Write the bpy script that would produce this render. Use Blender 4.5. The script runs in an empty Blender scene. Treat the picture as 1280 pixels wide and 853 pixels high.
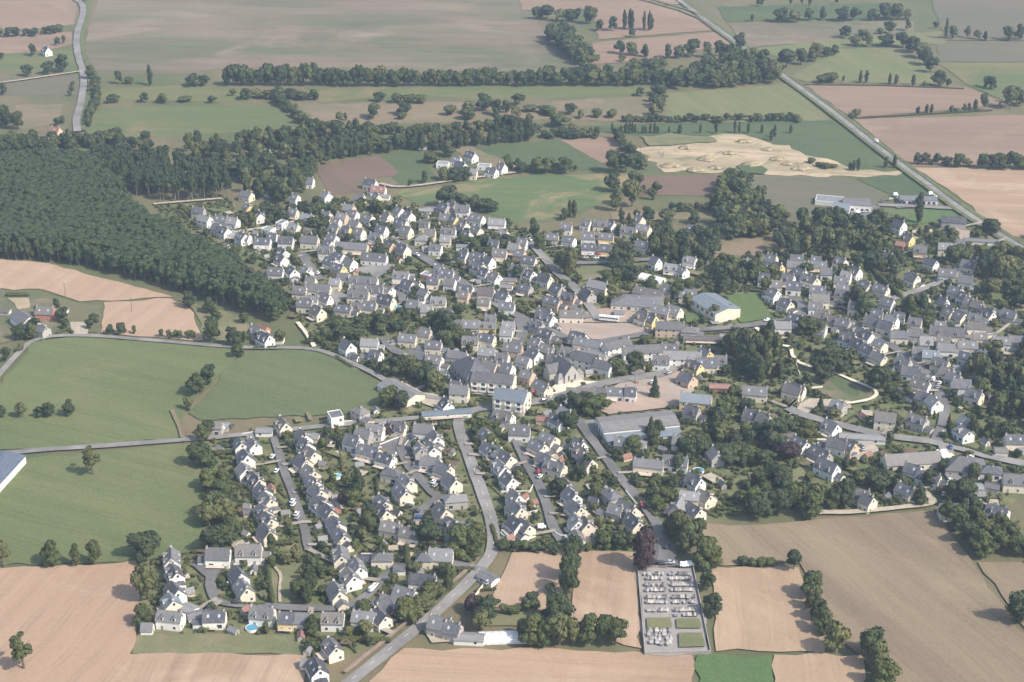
import bpy, math, random
import numpy as np
from mathutils import Vector
R = math.radians
rng = np.random.default_rng(7)
random.seed(7)
S = bpy.context.scene
COL = S.collection

# ------------------------------------------------------------------ camera
CAM_H, FOC, TILT = 400.0, 2000.0, R(24.37)     # metres, pixels at 1280 wide, angle below the horizon
cam = bpy.data.objects.new('camera', bpy.data.cameras.new('camera'))
COL.objects.link(cam)
cam.location = (0, 0, CAM_H)
cam.rotation_euler = (math.pi/2 - TILT, 0, 0)
cam.data.sensor_width = 36
cam.data.lens = FOC/1280*36
cam.data.clip_start, cam.data.clip_end = 1, 20000
S.camera = cam
# ------------------------------------------------------------------ sky and sun
SUN_EL, SUN_AZ = 46, 121       # elevation; azimuth clockwise from +Y, so the light comes from the right and a little from behind
w = bpy.data.worlds.new('World'); S.world = w; w.use_nodes = True
nt = w.node_tree; bg = nt.nodes['Background']
sky = nt.nodes.new('ShaderNodeTexSky'); sky.sky_type = 'NISHITA'; sky.sun_disc = False
sky.sun_elevation = R(SUN_EL); sky.sun_rotation = R(SUN_AZ); sky.air_density = 1.2; sky.dust_density = 2.5
nt.links.new(sky.outputs[0], bg.inputs[0]); bg.inputs[1].default_value = 0.15
sl = bpy.data.lights.new('sun', 'SUN'); sl.energy = 3.8; sl.angle = R(0.9); sl.color = (1.0, 0.93, 0.82)
sun = bpy.data.objects.new('sun', sl); COL.objects.link(sun)
sd = Vector((math.cos(R(SUN_EL))*math.sin(R(SUN_AZ)), math.cos(R(SUN_EL))*math.cos(R(SUN_AZ)), math.sin(R(SUN_EL))))
sun.rotation_euler = sd.to_track_quat('Z', 'Y').to_euler()
sun.location = sd*900
S.view_settings.view_transform = 'Standard'; S.view_settings.look = 'None'
S.view_settings.exposure = 0.49; S.view_settings.gamma = 1.0; S.view_settings.use_curve_mapping = False
S.render.engine = 'CYCLES'
S.cycles.use_denoising = True
S.cycles.volume_bounces = 1; S.cycles.max_bounces = 6
HAZE_DENSITY, HAZE_COLOR = 0.000105, (0.60, 0.76, 1.0)

# ------------------------------------------------------------------ where a spot of the photograph lies on the flat ground
ct, st = math.cos(TILT), math.sin(TILT)
def G(u, v, z=0.0):
    a, b = (u-640)/FOC, -(v-426.5)/FOC
    dx, dy, dz = a, ct+b*st, -st+b*ct
    t = (CAM_H-z)/(-dz)
    return (dx*t, dy*t)
def P(x, y, z=0.0):            # and back, for sizes in view
    d = y*ct+(CAM_H-z)*st
    return 640+FOC*x/d, 426.5-FOC*(y*st-(CAM_H-z)*ct)/d
def depth(x, y): return y*ct+CAM_H*st

# ------------------------------------------------------------------ materials
def newmat(name):
    m = bpy.data.materials.new(name); m.use_nodes = True
    b = m.node_tree.nodes['Principled BSDF']; b.inputs['Roughness'].default_value = 0.85
    b.inputs['Specular IOR Level'].default_value = 0.25
    return m, m.node_tree, b
def N(t, k, **kw):
    n = t.nodes.new(k)
    for a, v in kw.items(): setattr(n, a, v)
    return n
def mixc(t, fac, a, b, mode='MIX'):
    n = N(t, 'ShaderNodeMix', data_type='RGBA', blend_type=mode)
    for i, v in ((0, fac), (6, a), (7, b)):
        if isinstance(v, bpy.types.NodeSocket): t.links.new(v, n.inputs[i])
        elif i == 0: n.inputs[0].default_value = v
        else: n.inputs[i].default_value = (*v, 1)
    return n.outputs[2]
def ramp(t, src, lo, hi):
    n = N(t, 'ShaderNodeMapRange'); n.clamp = True
    t.links.new(src, n.inputs[0]); n.inputs[1].default_value = lo; n.inputs[2].default_value = hi
    return n.outputs[0]
def noise(t, vec, scale, detail=3.0, rough=0.55, dist=0.0):
    n = N(t, 'ShaderNodeTexNoise'); n.inputs['Scale'].default_value = scale
    n.inputs['Detail'].default_value = detail; n.inputs['Roughness'].default_value = rough; n.inputs['Distortion'].default_value = dist
    t.links.new(vec, n.inputs['Vector']); return n.outputs[0]
def mapping(t, vec, rot=0, scale=(1, 1, 1), loc=(0, 0, 0)):
    n = N(t, 'ShaderNodeMapping'); t.links.new(vec, n.inputs[0])
    n.inputs['Rotation'].default_value = (0, 0, rot); n.inputs['Scale'].default_value = scale; n.inputs['Location'].default_value = loc
    return n.outputs[0]

def stretched(t, vec, ang, across, along):
    n = N(t, 'ShaderNodeMapping', vector_type='TEXTURE'); t.links.new(vec, n.inputs[0])
    n.inputs['Rotation'].default_value = (0, 0, R(ang)); n.inputs['Scale'].default_value = (across, along, 1); return n.outputs[0]
def field_mat(name, c1, c2, c3=None, ang=0, stripe=0.25, big=0.012, seed=0, bands=0.0, width=1.0, c3lo=0.52, aniso=True, tram=0):
    """soil or crop: broad patches, drill and harvest lines along one direction (degrees from +Y), fine grain"""
    m, t, b = newmat(name)
    co = N(t, 'ShaderNodeTexCoord').outputs['Object']
    v = mapping(t, co, 0, loc=(seed*137.0, seed*71.0, 0))
    patch = ramp(t, noise(t, stretched(t, v, ang, .55/big, 1.7/big) if aniso else v, 1.0 if aniso else big, 5, 0.64, 0.6), 0.40, 0.60)
    col = mixc(t, patch, c1, c2)
    if c3:
        col = mixc(t, ramp(t, noise(t, mapping(t, v, loc=(900, 300, 0)), big*0.9, 6, 0.66, 1.0), c3lo, c3lo+.12), col, c3)
    lines = ramp(t, noise(t, stretched(t, v, ang, 5*width, 160), 1.0, 3, 0.6, .25), 0.36, 0.66)
    col = mixc(t, lines, mixc(t, stripe*.75, col, tuple(x*0.5 for x in c1)), col)
    fine = ramp(t, noise(t, stretched(t, v, ang+2, 1.7*width, 60), 1.0, 2, 0.6), 0.35, 0.7)
    col = mixc(t, fine, col, mixc(t, stripe*.5, col, c3 or c2))
    if bands:
        bn = ramp(t, noise(t, stretched(t, v, ang, 26*width, 420), 1.0, 3, 0.55, .3), 0.5, 0.64)
        col = mixc(t, bn, col, mixc(t, bands, col, c3 or c2))
    if tram:          # wheel tracks of the sprayer, a pair every so many metres
        wob = N(t, 'ShaderNodeVectorMath', operation='MULTIPLY_ADD'); wn = N(t, 'ShaderNodeTexNoise'); wn.inputs['Scale'].default_value = .02; t.links.new(v, wn.inputs['Vector'])
        t.links.new(wn.outputs[1], wob.inputs[0]); wob.inputs[1].default_value = (9, 9, 0); t.links.new(v, wob.inputs[2])
        sx = N(t, 'ShaderNodeSeparateXYZ'); t.links.new(stretched(t, wob.outputs[0], ang, tram, 1), sx.inputs[0])
        fr = N(t, 'ShaderNodeMath', operation='PINGPONG'); t.links.new(sx.outputs[0], fr.inputs[0]); fr.inputs[1].default_value = 0.5
        d_ = N(t, 'ShaderNodeMath', operation='ABSOLUTE'); s0 = N(t, 'ShaderNodeMath', operation='SUBTRACT'); t.links.new(fr.outputs[0], s0.inputs[0]); s0.inputs[1].default_value = 0.10; t.links.new(s0.outputs[0], d_.inputs[0])
        k_ = ramp(t, d_.outputs[0], .075, .03)
        gap = ramp(t, noise(t, v, .03, 2, .5), .35, .6)
        mm = N(t, 'ShaderNodeMath', operation='MULTIPLY'); t.links.new(k_, mm.inputs[0]); t.links.new(gap, mm.inputs[1])
        col = mixc(t, mm.outputs[0], col, mixc(t, .16, col, tuple(x*.35 for x in c1)))
    grain = noise(t, v, 0.9, 3, 0.7)
    col = mixc(t, ramp(t, grain, 0.3, 0.75), mixc(t, 0.07, col, (0, 0, 0)), mixc(t, 0.05, col, (1, .95, .8)))
    t.links.new(col, b.inputs['Base Color'])
    b.inputs['Roughness'].default_value = 0.95; b.inputs['Specular IOR Level'].default_value = 0.1
    return m

def plain(name, c, var=0.12, scale=0.5, rough=0.85, spec=0.25, rand=0.0, metallic=0):
    m, t, b = newmat(name)
    co = N(t, 'ShaderNodeTexCoord').outputs['Object']
    f = noise(t, co, scale, 4, 0.65)
    col = mixc(t, ramp(t, f, 0.3, 0.7), tuple(x*(1-var) for x in c), tuple(min(1, x*(1+var)) for x in c))
    if rand:
        oi = N(t, 'ShaderNodeObjectInfo').outputs['Random']
        col = mixc(t, ramp(t, oi, 0.0, 1.0), mixc(t, rand, col, (0, 0, 0)), mixc(t, rand*0.6, col, (1, .97, .9)))
    t.links.new(col, b.inputs['Base Color'])
    b.inputs['Roughness'].default_value = rough; b.inputs['Specular IOR Level'].default_value = spec; b.inputs['Metallic'].default_value = metallic
    return m

def slate(name, c, rough=0.6):
    """roof of coursed slates: rows down the slope, lichen patches"""
    m, t, b = newmat(name)
    co = N(t, 'ShaderNodeTexCoord').outputs['Object']
    rows = noise(t, mapping(t, co, 0, scale=(0.4, 0.4, 4.5)), 1.0, 2, 0.7)
    p = noise(t, co, 0.45, 4, 0.6)
    oi = N(t, 'ShaderNodeObjectInfo').outputs['Random']
    col = mixc(t, ramp(t, rows, 0.35, 0.7), tuple(x*0.8 for x in c), tuple(x*1.2 for x in c))
    col = mixc(t, ramp(t, p, 0.46, 0.7), col, mixc(t, 0.45, col, (0.24, 0.225, 0.18)))
    col = mixc(t, oi, mixc(t, 0.25, col, (0.02, 0.02, 0.03)), mixc(t, 0.22, col, (0.3, 0.3, 0.31)))
    t.links.new(col, b.inputs['Base Color']); b.inputs['Roughness'].default_value = rough
    return m

def leafmat(name, c1, c2, c3, sub=0.0):
    m, t, b = newmat(name)
    geo = N(t, 'ShaderNodeNewGeometry')
    oi = N(t, 'ShaderNodeObjectInfo').outputs['Random']
    wpos = geo.outputs['Position']; isl = geo.outputs['Random Per Island']
    col = mixc(t, ramp(t, isl, 0.1, 0.9), c1, c2)
    col = mixc(t, ramp(t, noise(t, wpos, 0.10, 3, 0.6), 0.40, 0.62), col, mixc(t, 0.85, col, c3))
    col = mixc(t, ramp(t, noise(t, wpos, 0.035, 2, 0.5), 0.45, 0.65), col, mixc(t, 0.35, col, tuple(x*.55 for x in c1)))
    col = mixc(t, oi, mixc(t, 0.35, col, tuple(x*.5 for x in c1)), mixc(t, 0.55, col, c3))
    t.links.new(col, b.inputs['Base Color']); b.inputs['Roughness'].default_value = 0.7
    b.inputs['Specular IOR Level'].default_value = 0.2
    tr = N(t, 'ShaderNodeBsdfTranslucent'); t.links.new(mixc(t, 0.35, col, (.16, .2, .03)), tr.inputs['Color'])
    mx = N(t, 'ShaderNodeMixShader'); mx.inputs[0].default_value = 0.24+sub
    t.links.new(b.outputs[0], mx.inputs[1]); t.links.new(tr.outputs[0], mx.inputs[2]); t.links.new(mx.outputs[0], t.nodes['Material Output'].inputs['Surface'])
    return m

def stretched(t, vec, ang, across, along):
    n = N(t, 'ShaderNodeMapping', vector_type='TEXTURE'); t.links.new(vec, n.inputs[0])
    n.inputs['Rotation'].default_value = (0, 0, R(ang)); n.inputs['Scale'].default_value = (across, along, 1); return n.outputs[0]
def field_mat(name, c1, c2, c3=None, ang=0, stripe=0.25, big=0.012, seed=0, bands=0.0, width=1.0, c3lo=0.52, aniso=True, tram=0):
    """soil or crop: broad patches, drill and harvest lines along one direction (degrees from +Y), fine grain"""
    m, t, b = newmat(name)
    co = N(t, 'ShaderNodeTexCoord').outputs['Object']
    v = mapping(t, co, 0, loc=(seed*137.0, seed*71.0, 0))
    patch = ramp(t, noise(t, stretched(t, v, ang, .55/big, 1.7/big) if aniso else v, 1.0 if aniso else big, 5, 0.64, 0.6), 0.40, 0.60)
    col = mixc(t, patch, c1, c2)
    if c3:
        col = mixc(t, ramp(t, noise(t, mapping(t, v, loc=(900, 300, 0)), big*0.9, 6, 0.66, 1.0), c3lo, c3lo+.12), col, c3)
    lines = ramp(t, noise(t, stretched(t, v, ang, 5*width, 160), 1.0, 3, 0.6, .25), 0.36, 0.66)
    col = mixc(t, lines, mixc(t, stripe*.75, col, tuple(x*0.5 for x in c1)), col)
    fine = ramp(t, noise(t, stretched(t, v, ang+2, 1.7*width, 60), 1.0, 2, 0.6), 0.35, 0.7)
    col = mixc(t, fine, col, mixc(t, stripe*.5, col, c3 or c2))
    if bands:
        bn = ramp(t, noise(t, stretched(t, v, ang, 26*width, 420), 1.0, 3, 0.55, .3), 0.5, 0.64)
        col = mixc(t, bn, col, mixc(t, bands, col, c3 or c2))
    if tram:          # wheel tracks of the sprayer, a pair every so many metres
        wob = N(t, 'ShaderNodeVectorMath', operation='MULTIPLY_ADD'); wn = N(t, 'ShaderNodeTexNoise'); wn.inputs['Scale'].default_value = .02; t.links.new(v, wn.inputs['Vector'])
        t.links.new(wn.outputs[1], wob.inputs[0]); wob.inputs[1].default_value = (9, 9, 0); t.links.new(v, wob.inputs[2])
        sx = N(t, 'ShaderNodeSeparateXYZ'); t.links.new(stretched(t, wob.outputs[0], ang, tram, 1), sx.inputs[0])
        fr = N(t, 'ShaderNodeMath', operation='PINGPONG'); t.links.new(sx.outputs[0], fr.inputs[0]); fr.inputs[1].default_value = 0.5
        d_ = N(t, 'ShaderNodeMath', operation='ABSOLUTE'); s0 = N(t, 'ShaderNodeMath', operation='SUBTRACT'); t.links.new(fr.outputs[0], s0.inputs[0]); s0.inputs[1].default_value = 0.10; t.links.new(s0.outputs[0], d_.inputs[0])
        k_ = ramp(t, d_.outputs[0], .075, .03)
        gap = ramp(t, noise(t, v, .03, 2, .5), .35, .6)
        mm = N(t, 'ShaderNodeMath', operation='MULTIPLY'); t.links.new(k_, mm.inputs[0]); t.links.new(gap, mm.inputs[1])
        col = mixc(t, mm.outputs[0], col, mixc(t, .16, col, tuple(x*.35 for x in c1)))
    grain = noise(t, v, 0.9, 3, 0.7)
    col = mixc(t, ramp(t, grain, 0.3, 0.75), mixc(t, 0.07, col, (0, 0, 0)), mixc(t, 0.05, col, (1, .95, .8)))
    t.links.new(col, b.inputs['Base Color'])
    b.inputs['Roughness'].default_value = 0.95; b.inputs['Specular IOR Level'].default_value = 0.1
    return m

def plain(name, c, var=0.12, scale=0.5, rough=0.85, spec=0.25, rand=0.0, metallic=0):
    m, t, b = newmat(name)
    co = N(t, 'ShaderNodeTexCoord').outputs['Object']
    f = noise(t, co, scale, 4, 0.65)
    col = mixc(t, ramp(t, f, 0.3, 0.7), tuple(x*(1-var) for x in c), tuple(min(1, x*(1+var)) for x in c))
    if rand:
        oi = N(t, 'ShaderNodeObjectInfo').outputs['Random']
        col = mixc(t, ramp(t, oi, 0.0, 1.0), mixc(t, rand, col, (0, 0, 0)), mixc(t, rand*0.6, col, (1, .97, .9)))
    t.links.new(col, b.inputs['Base Color'])
    b.inputs['Roughness'].default_value = rough; b.inputs['Specular IOR Level'].default_value = spec; b.inputs['Metallic'].default_value = metallic
    return m

def slate(name, c, rough=0.6):
    """roof of coursed slates: rows down the slope, lichen patches"""
    m, t, b = newmat(name)
    co = N(t, 'ShaderNodeTexCoord').outputs['Object']
    rows = noise(t, mapping(t, co, 0, scale=(0.4, 0.4, 4.5)), 1.0, 2, 0.7)
    p = noise(t, co, 0.45, 4, 0.6)
    oi = N(t, 'ShaderNodeObjectInfo').outputs['Random']
    col = mixc(t, ramp(t, rows, 0.35, 0.7), tuple(x*0.8 for x in c), tuple(x*1.2 for x in c))
    col = mixc(t, ramp(t, p, 0.46, 0.7), col, mixc(t, 0.45, col, (0.24, 0.225, 0.18)))
    col = mixc(t, oi, mixc(t, 0.25, col, (0.02, 0.02, 0.03)), mixc(t, 0.22, col, (0.3, 0.3, 0.31)))
    t.links.new(col, b.inputs['Base Color']); b.inputs['Roughness'].default_value = rough
    return m

def leafmat(name, c1, c2, c3, sub=0.0):
    m, t, b = newmat(name)
    co = N(t, 'ShaderNodeTexCoord').outputs['Object']
    geo = N(t, 'ShaderNodeNewGeometry')
    oi = N(t, 'ShaderNodeObjectInfo').outputs['Random']
    wpos = geo.outputs['Position']
    isl = geo.outputs['Random Per Island']
    col = mixc(t, ramp(t, isl, 0.1, 0.9), c1, c2)
    col = mixc(t, ramp(t, noise(t, wpos, 0.085, 2, 0.5), 0.42, 0.66), col, mixc(t, 0.6, col, c3))
    col = mixc(t, oi, mixc(t, 0.25, col, (0.01, 0.02, 0.02)), mixc(t, 0.35, col, c3))
    t.links.new(col, b.inputs['Base Color']); b.inputs['Roughness'].default_value = 0.7
    b.inputs['Specular IOR Level'].default_value = 0.2
    return m

STRAW1, STRAW2, STRAW3 = (.383, .261, .178), (.335, .226, .152), (.435, .313, .222)
M = {}
M['land'] = field_mat('mixed_land', (0.099, 0.111, 0.047), (0.169, 0.134, 0.076), (0.080, 0.098, 0.038), 20, .2, .006, 3)
M['garden'] = field_mat('garden_ground', (0.088, 0.113, 0.042), (0.138, 0.141, 0.063), (0.237, 0.192, 0.123), 35, .12, .085, 5, 0, 1, .545, False)
M['straw_near'] = field_mat('cut_straw', STRAW1, (.357, .239, .161), STRAW3, -16, .30, .010, 1, .25, tram=13)
M['straw_lined'] = field_mat('cut_straw_lined', STRAW1, (.313, .209, .135), STRAW3, -9, .5, .012, 2, .4, tram=9)
M['straw_lined2'] = field_mat('cut_straw_lined_right', (.348, .244, .161), (.322, .222, .148), (.400, .287, .191), -4, .3, .012, 12, .3, tram=12)
M['straw_long'] = field_mat('cut_straw_across', STRAW1, (.313, .213, .139), STRAW3, 84, .4, .012, 4, .4, tram=12)
M['tilled'] = field_mat('brown_tilled', (.213, .161, .104), (.187, .139, .096), (.270, .209, .135), 24, .4, .007, 6, .5, 1.6, tram=15)
M['pink'] = field_mat('pink_stubble', (.25, .168, .118), (.215, .148, .105), (.285, .20, .14), 82, .35, .006, 7, .4, 2.0, tram=18)
M['brown'] = field_mat('brown_plough', (.161, .104, .077), (.139, .096, .070), None, 30, .25, .012, 8)
M['mauve'] = field_mat('mauve_stubble', (.185, .138, .098), (.088, .118, .054), (.25, .195, .14), 86, .6, .007, 9, .5, 3.5, .54)
M['tan'] = field_mat('tan_grass', (.209, .157, .096), (.144, .135, .070), (.226, .165, .113), 84, .25, .02, 10, .3)
M['green'] = field_mat('green_crop', (0.102, 0.130, 0.048), (0.123, 0.146, 0.056), (0.152, 0.161, 0.066), 66, .3, .008, 11, .2, tram=17)
M['green_b'] = field_mat('green_crop_dark', (0.092, 0.118, 0.049), (0.105, 0.130, 0.053), (0.132, 0.140, 0.066), 58, .25, .010, 13, .15, tram=17)
M['green_f'] = field_mat('green_meadow_far', (0.089, 0.125, 0.045), (0.125, 0.140, 0.052), (0.198, 0.161, 0.077), 86, .35, .008, 14, .5, 2.5)
M['green_d'] = field_mat('green_meadow_deep', (0.058, 0.090, 0.039), (0.078, 0.107, 0.042), None, 78, .25, .01, 15)
M['green_v'] = field_mat('green_vivid', (.061, .126, .035), (.074, .135, .042), (.113, .139, .061), 8, .3, .02, 16, .2)
M['lime'] = field_mat('yellow_green_crop', (.135, .157, .059), (.161, .170, .070), (.183, .165, .087), 20, .4, .012, 17, .35, tram=14)
M['meadow'] = field_mat('meadow_patchy', (0.066, 0.123, 0.042), (0.092, 0.133, 0.048), (0.249, 0.194, 0.099), 86, .3, .016, 18, .3, 2.5, .50)
M['greygreen'] = field_mat('grey_green_grass', (0.114, 0.115, 0.072), (0.149, 0.124, 0.084), None, 80, .25, .008, 19)
M['lawn'] = field_mat('dry_lawn', (.161, .161, .078), (.117, .135, .059), (.217, .178, .104), 80, .2, .03, 20)
M['rough'] = field_mat('rough_grass', (.087, .109, .048), (.139, .126, .070), (.200, .161, .104), 70, .2, .03, 24)
M['sand'] = field_mat('bare_sand', (.53, .41, .275), (.42, .325, .215), (.16, .155, .085), 78, .5, .06, 21, .4, 1.0, .535, False)
M['square'] = field_mat('dug_square', (.383, .313, .261), (.313, .261, .226), (.400, .244, .174), 75, .3, .05, 22, .3)
M['pitch'] = field_mat('pitch_grass', (.080, .125, .038), (.09, .135, .042), None, 0, .2, .03, 23)
def road_mat(name, c):
    m, t, b = newmat(name); co = N(t, 'ShaderNodeTexCoord').outputs['Object']
    col = mixc(t, ramp(t, noise(t, co, .045, 4, .6), .38, .62), tuple(x*.82 for x in c), tuple(x*1.18 for x in c))
    col = mixc(t, ramp(t, noise(t, co, .22, 2, .5), .58, .62), col, mixc(t, .25, col, tuple(x*.5 for x in c)))
    col = mixc(t, ramp(t, noise(t, co, 1.4, 3, .7), .3, .7), mixc(t, .12, col, (0, 0, 0)), col)
    t.links.new(col, b.inputs['Base Color']); b.inputs['Roughness'].default_value = .9; return m
M['asphalt'] = road_mat('asphalt', (.165, .16, .157))
M['asphalt_pale'] = road_mat('worn_asphalt', (.235, .222, .208))
M['soil'] = plain('garden_soil', (.14, .10, .07), .25, .4, .95, .1)
M['gravel'] = plain('pale_gravel', (.38, .325, .255), .18, .25, .95, .1)
M['drive'] = plain('drive_gravel', (.30, .265, .22), .22, .12, .95, .1)
M['pale_path'] = plain('sandy_path', (.62, .55, .43), .1, .2, .95, .1)
M['redpath'] = plain('reddish_verge', (.25, .185, .15), .2, .2, .95, .1)
M['verge'] = plain('grass_verge', (.12, .135, .06), .3, .15, .95, .1)
M['cem'] = plain('cemetery_gravel', (.285, .265, .25), .12, .3, .95, .1)
M['terrace'] = plain('terrace_slab', (.50, .42, .34), .2, .08, .9, .2)
M['white_line'] = plain('road_paint', (.75, .75, .72), .08, .5)
WALLS = {'w': (.80, .78, .73), 'c': (.74, .66, .53), 't': (.62, .46, .33), 'y': (.74, .58, .27), 'g': (.42, .39, .36), 'r': (.46, .20, .15)}
WNAME = {'w': 'white', 'c': 'cream', 't': 'tan', 'y': 'yellow', 'g': 'grey', 'r': 'red'}
ROOFS = {'u': (.115, .15, .21), 'p': (.235, .222, .212), 'd': (.076, .079, .100), 'm': (.135, .134, .143), 'l': (.25, .248, .25), 'b': (.17, .21, .25), 'r': (.30, .13, .09), 'k': (.16, .142, .13)}
RNAME = {'u': 'blue metal', 'p': 'pale brown-grey', 'd': 'dark slate', 'm': 'grey slate', 'l': 'pale grey', 'b': 'blue-grey', 'r': 'reddish', 'k': 'grey-brown'}
for k, c in WALLS.items(): M['wall_'+k] = plain('render_'+WNAME[k], c, .07, .35, .9, .15, .10)
for k, c in ROOFS.items(): M['roof_'+k] = slate('slate_'+RNAME[k].replace(' ', '_').replace('-', '_'), c)
M['glass'] = plain('window_glass', (.05, .06, .075), .1, 1, .15, .5)
M['door'] = plain('door_paint', (.16, .12, .10), .1, 1, .6, .25, .4)
M['chim'] = plain('chimney_render', (.62, .57, .50), .15, 1, .9, .1, .2)
M['white'] = plain('white_paint', (.80, .79, .76), .05, 1, .5)
M['skylight'] = plain('skylight_pane', (.42, .46, .50), .05, 1, .12, .6)  # whitish glint of roof glass is put into this pale base colour
M['leaf'] = leafmat('broad_leaves', (0.0487, 0.0677, 0.0241), (0.0719, 0.0915, 0.0306), (0.1110, 0.1171, 0.0387))
M['leaf_dark'] = leafmat('dark_leaves', (0.0339, 0.0530, 0.0257), (0.0507, 0.0713, 0.0306), (0.0762, 0.0869, 0.0338))
M['leaf_wood'] = leafmat('wood_leaves', (0.0337, 0.0543, 0.0263), (0.0482, 0.0713, 0.0318), (0.0659, 0.0842, 0.0333), sub=.22)
M['leaf_pale'] = leafmat('pale_leaves', (0.0899, 0.1052, 0.0419), (0.1216, 0.1327, 0.0500), (0.1587, 0.1464, 0.0564))
M['leaf_purple'] = leafmat('purple_leaves', (0.0423, 0.0256, 0.0306), (0.0613, 0.0330, 0.0387), (0.0687, 0.0412, 0.0443))
M['leaf_hedge'] = leafmat('hedge_leaves', (0.0507, 0.0696, 0.0257), (0.0741, 0.0896, 0.0338), (0.1270, 0.1236, 0.0443))
M['bark'] = plain('bark', (.14, .115, .09), .25, 1.5, .95, .1)
M['bark_pale'] = plain('bark_pale', (.24, .22, .185), .25, 1.5, .95, .1)
M['stone'] = plain('granite', (.31, .285, .26), .2, .8, .9, .15)
M['grave'] = plain('grave_stone', (.40, .375, .36), .2, .8, .5, .4, .35)

# ------------------------------------------------------------------ mesh building
class MB:
    def __init__(s): s.v, s.f, s.mi = [], [], []
    def poly(s, pts, mi=0):
        n = len(s.v); s.v += [tuple(p) for p in pts]; s.f.append(tuple(range(n, n+len(pts)))); s.mi.append(mi)
    def box(s, x0, y0, z0, x1, y1, z1, mi=0, rot=0, c=(0, 0)):
        n = len(s.v); p = [(x0,y0,z0),(x1,y0,z0),(x1,y1,z0),(x0,y1,z0),(x0,y0,z1),(x1,y0,z1),(x1,y1,z1),(x0,y1,z1)]
        if rot or c != (0, 0):
            q, r_ = math.cos(rot), math.sin(rot); p = [(c[0]+a*q-b*r_, c[1]+a*r_+b*q, d) for a, b, d in p]
        s.v += p
        for f in ((0,3,2,1),(4,5,6,7),(0,1,5,4),(1,2,6,5),(2,3,7,6),(3,0,4,7)): s.f.append(tuple(n+i for i in f)); s.mi.append(mi)
    def hexa(s, p, mi=0):       # eight corners, lower ring then upper ring
        n = len(s.v); s.v += [tuple(x) for x in p]
        for f in ((0,3,2,1),(4,5,6,7),(0,1,5,4),(1,2,6,5),(2,3,7,6),(3,0,4,7)): s.f.append(tuple(n+i for i in f)); s.mi.append(mi)
    def cyl(s, p0, p1, r0, r1, k=8, mi=0):
        a, b = Vector(p0), Vector(p1); d = (b-a).normalized()
        u = d.orthogonal().normalized(); q = d.cross(u); n = len(s.v)
        for o, r_ in ((a, r0), (b, r1)):
            for i in range(k):
                g = 2*math.pi*i/k; s.v.append(tuple(o+u*(math.cos(g)*r_)+q*(math.sin(g)*r_)))
        for i in range(k):
            j = (i+1) % k; s.f.append((n+i, n+j, n+k+j, n+k+i)); s.mi.append(mi)
        s.f.append(tuple(n+k+i for i in range(k))); s.mi.append(mi)
    def mesh(s, name, mats):
        me = bpy.data.meshes.new(name); me.from_pydata(s.v, [], s.f)
        for m in mats: me.materials.append(m)
        if len(mats) > 1: me.polygons.foreach_set('material_index', s.mi)
        me.update(); return me
def link(name, me, parent=None, loc=(0, 0, 0), rz=0, sc=None):
    o = bpy.data.objects.new(name, me); COL.objects.link(o)
    o.location = loc
    if rz: o.rotation_euler = (0, 0, rz)
    if sc: o.scale = sc
    if parent: o.parent = parent
    return o
def tag(o, label=None, cat=None, group=None, kind=None):
    for k, v in (('label', label), ('category', cat), ('group', group), ('kind', kind)):
        if v: o[k] = v
    return o
def struct(name, me, label=None):
    return tag(link(name, me), label, kind='structure')

LAYER = [0.0]
def nextz(): LAYER[0] += 0.012; return LAYER[0]
def inset_noise(pts, step=8, amp=1.2):
    """edge points of a patch every few metres, slightly uneven, so no border is a ruler line"""
    out = []
    for i in range(len(pts)):
        a, b = np.array(pts[i]), np.array(pts[(i+1) % len(pts)]); L = np.linalg.norm(b-a); k = max(1, int(L/step))
        nrm = np.array((-(b-a)[1], (b-a)[0]))/max(L, 1e-6)
        for j in range(k):
            p = a+(b-a)*j/k
            if j: p = p+nrm*rng.normal(0, amp)*.5
            out.append(p)
    return out
BLOCK = []     # (polygon in ground metres) where nothing may be scattered
def tri_fill(pts):
    from mathutils.geometry import tessellate_polygon
    return tessellate_polygon([[Vector((p[0], p[1], 0)) for p in pts]])
def patch(name, px, mat, z=None, amp=1.8, block=True):
    px = [(u+320 if u > 1299 else u-320 if u < -49 else u, v+170 if v > 868 else v-60 if v < -9 else v) for u, v in px]      # land goes on past what the photo shows
    pts = inset_noise([G(*p) for p in px], amp=amp)
    z = z or nextz()
    me = bpy.data.meshes.new(name)
    me.from_pydata([(p[0], p[1], z) for p in pts], [], [list(t) for t in tri_fill(pts)])
    me.materials.append(M[mat]); me.update()
    for p in me.polygons:
        if p.normal.z < 0: p.flip()
    if block: BLOCK.append(np.array(pts))
    return struct(name, me)
def smooth(pts, it=2):
    for _ in range(it):
        q = [pts[0]]
        for a, b in zip(pts, pts[1:]):
            q += [(.75*a[0]+.25*b[0], .75*a[1]+.25*b[1]), (.25*a[0]+.75*b[0], .25*a[1]+.75*b[1])]
        q.append(pts[-1]); pts = q
    return pts
ROADS = []
def ribbon_pts(pts, wd, off=0.0):
    p = np.array(pts); d = np.gradient(p, axis=0); d /= np.linalg.norm(d, axis=1)[:, None]+1e-9
    n = np.stack((-d[:, 1], d[:, 0]), 1)
    return p+n*(off+wd/2), p+n*(off-wd/2)
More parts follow.
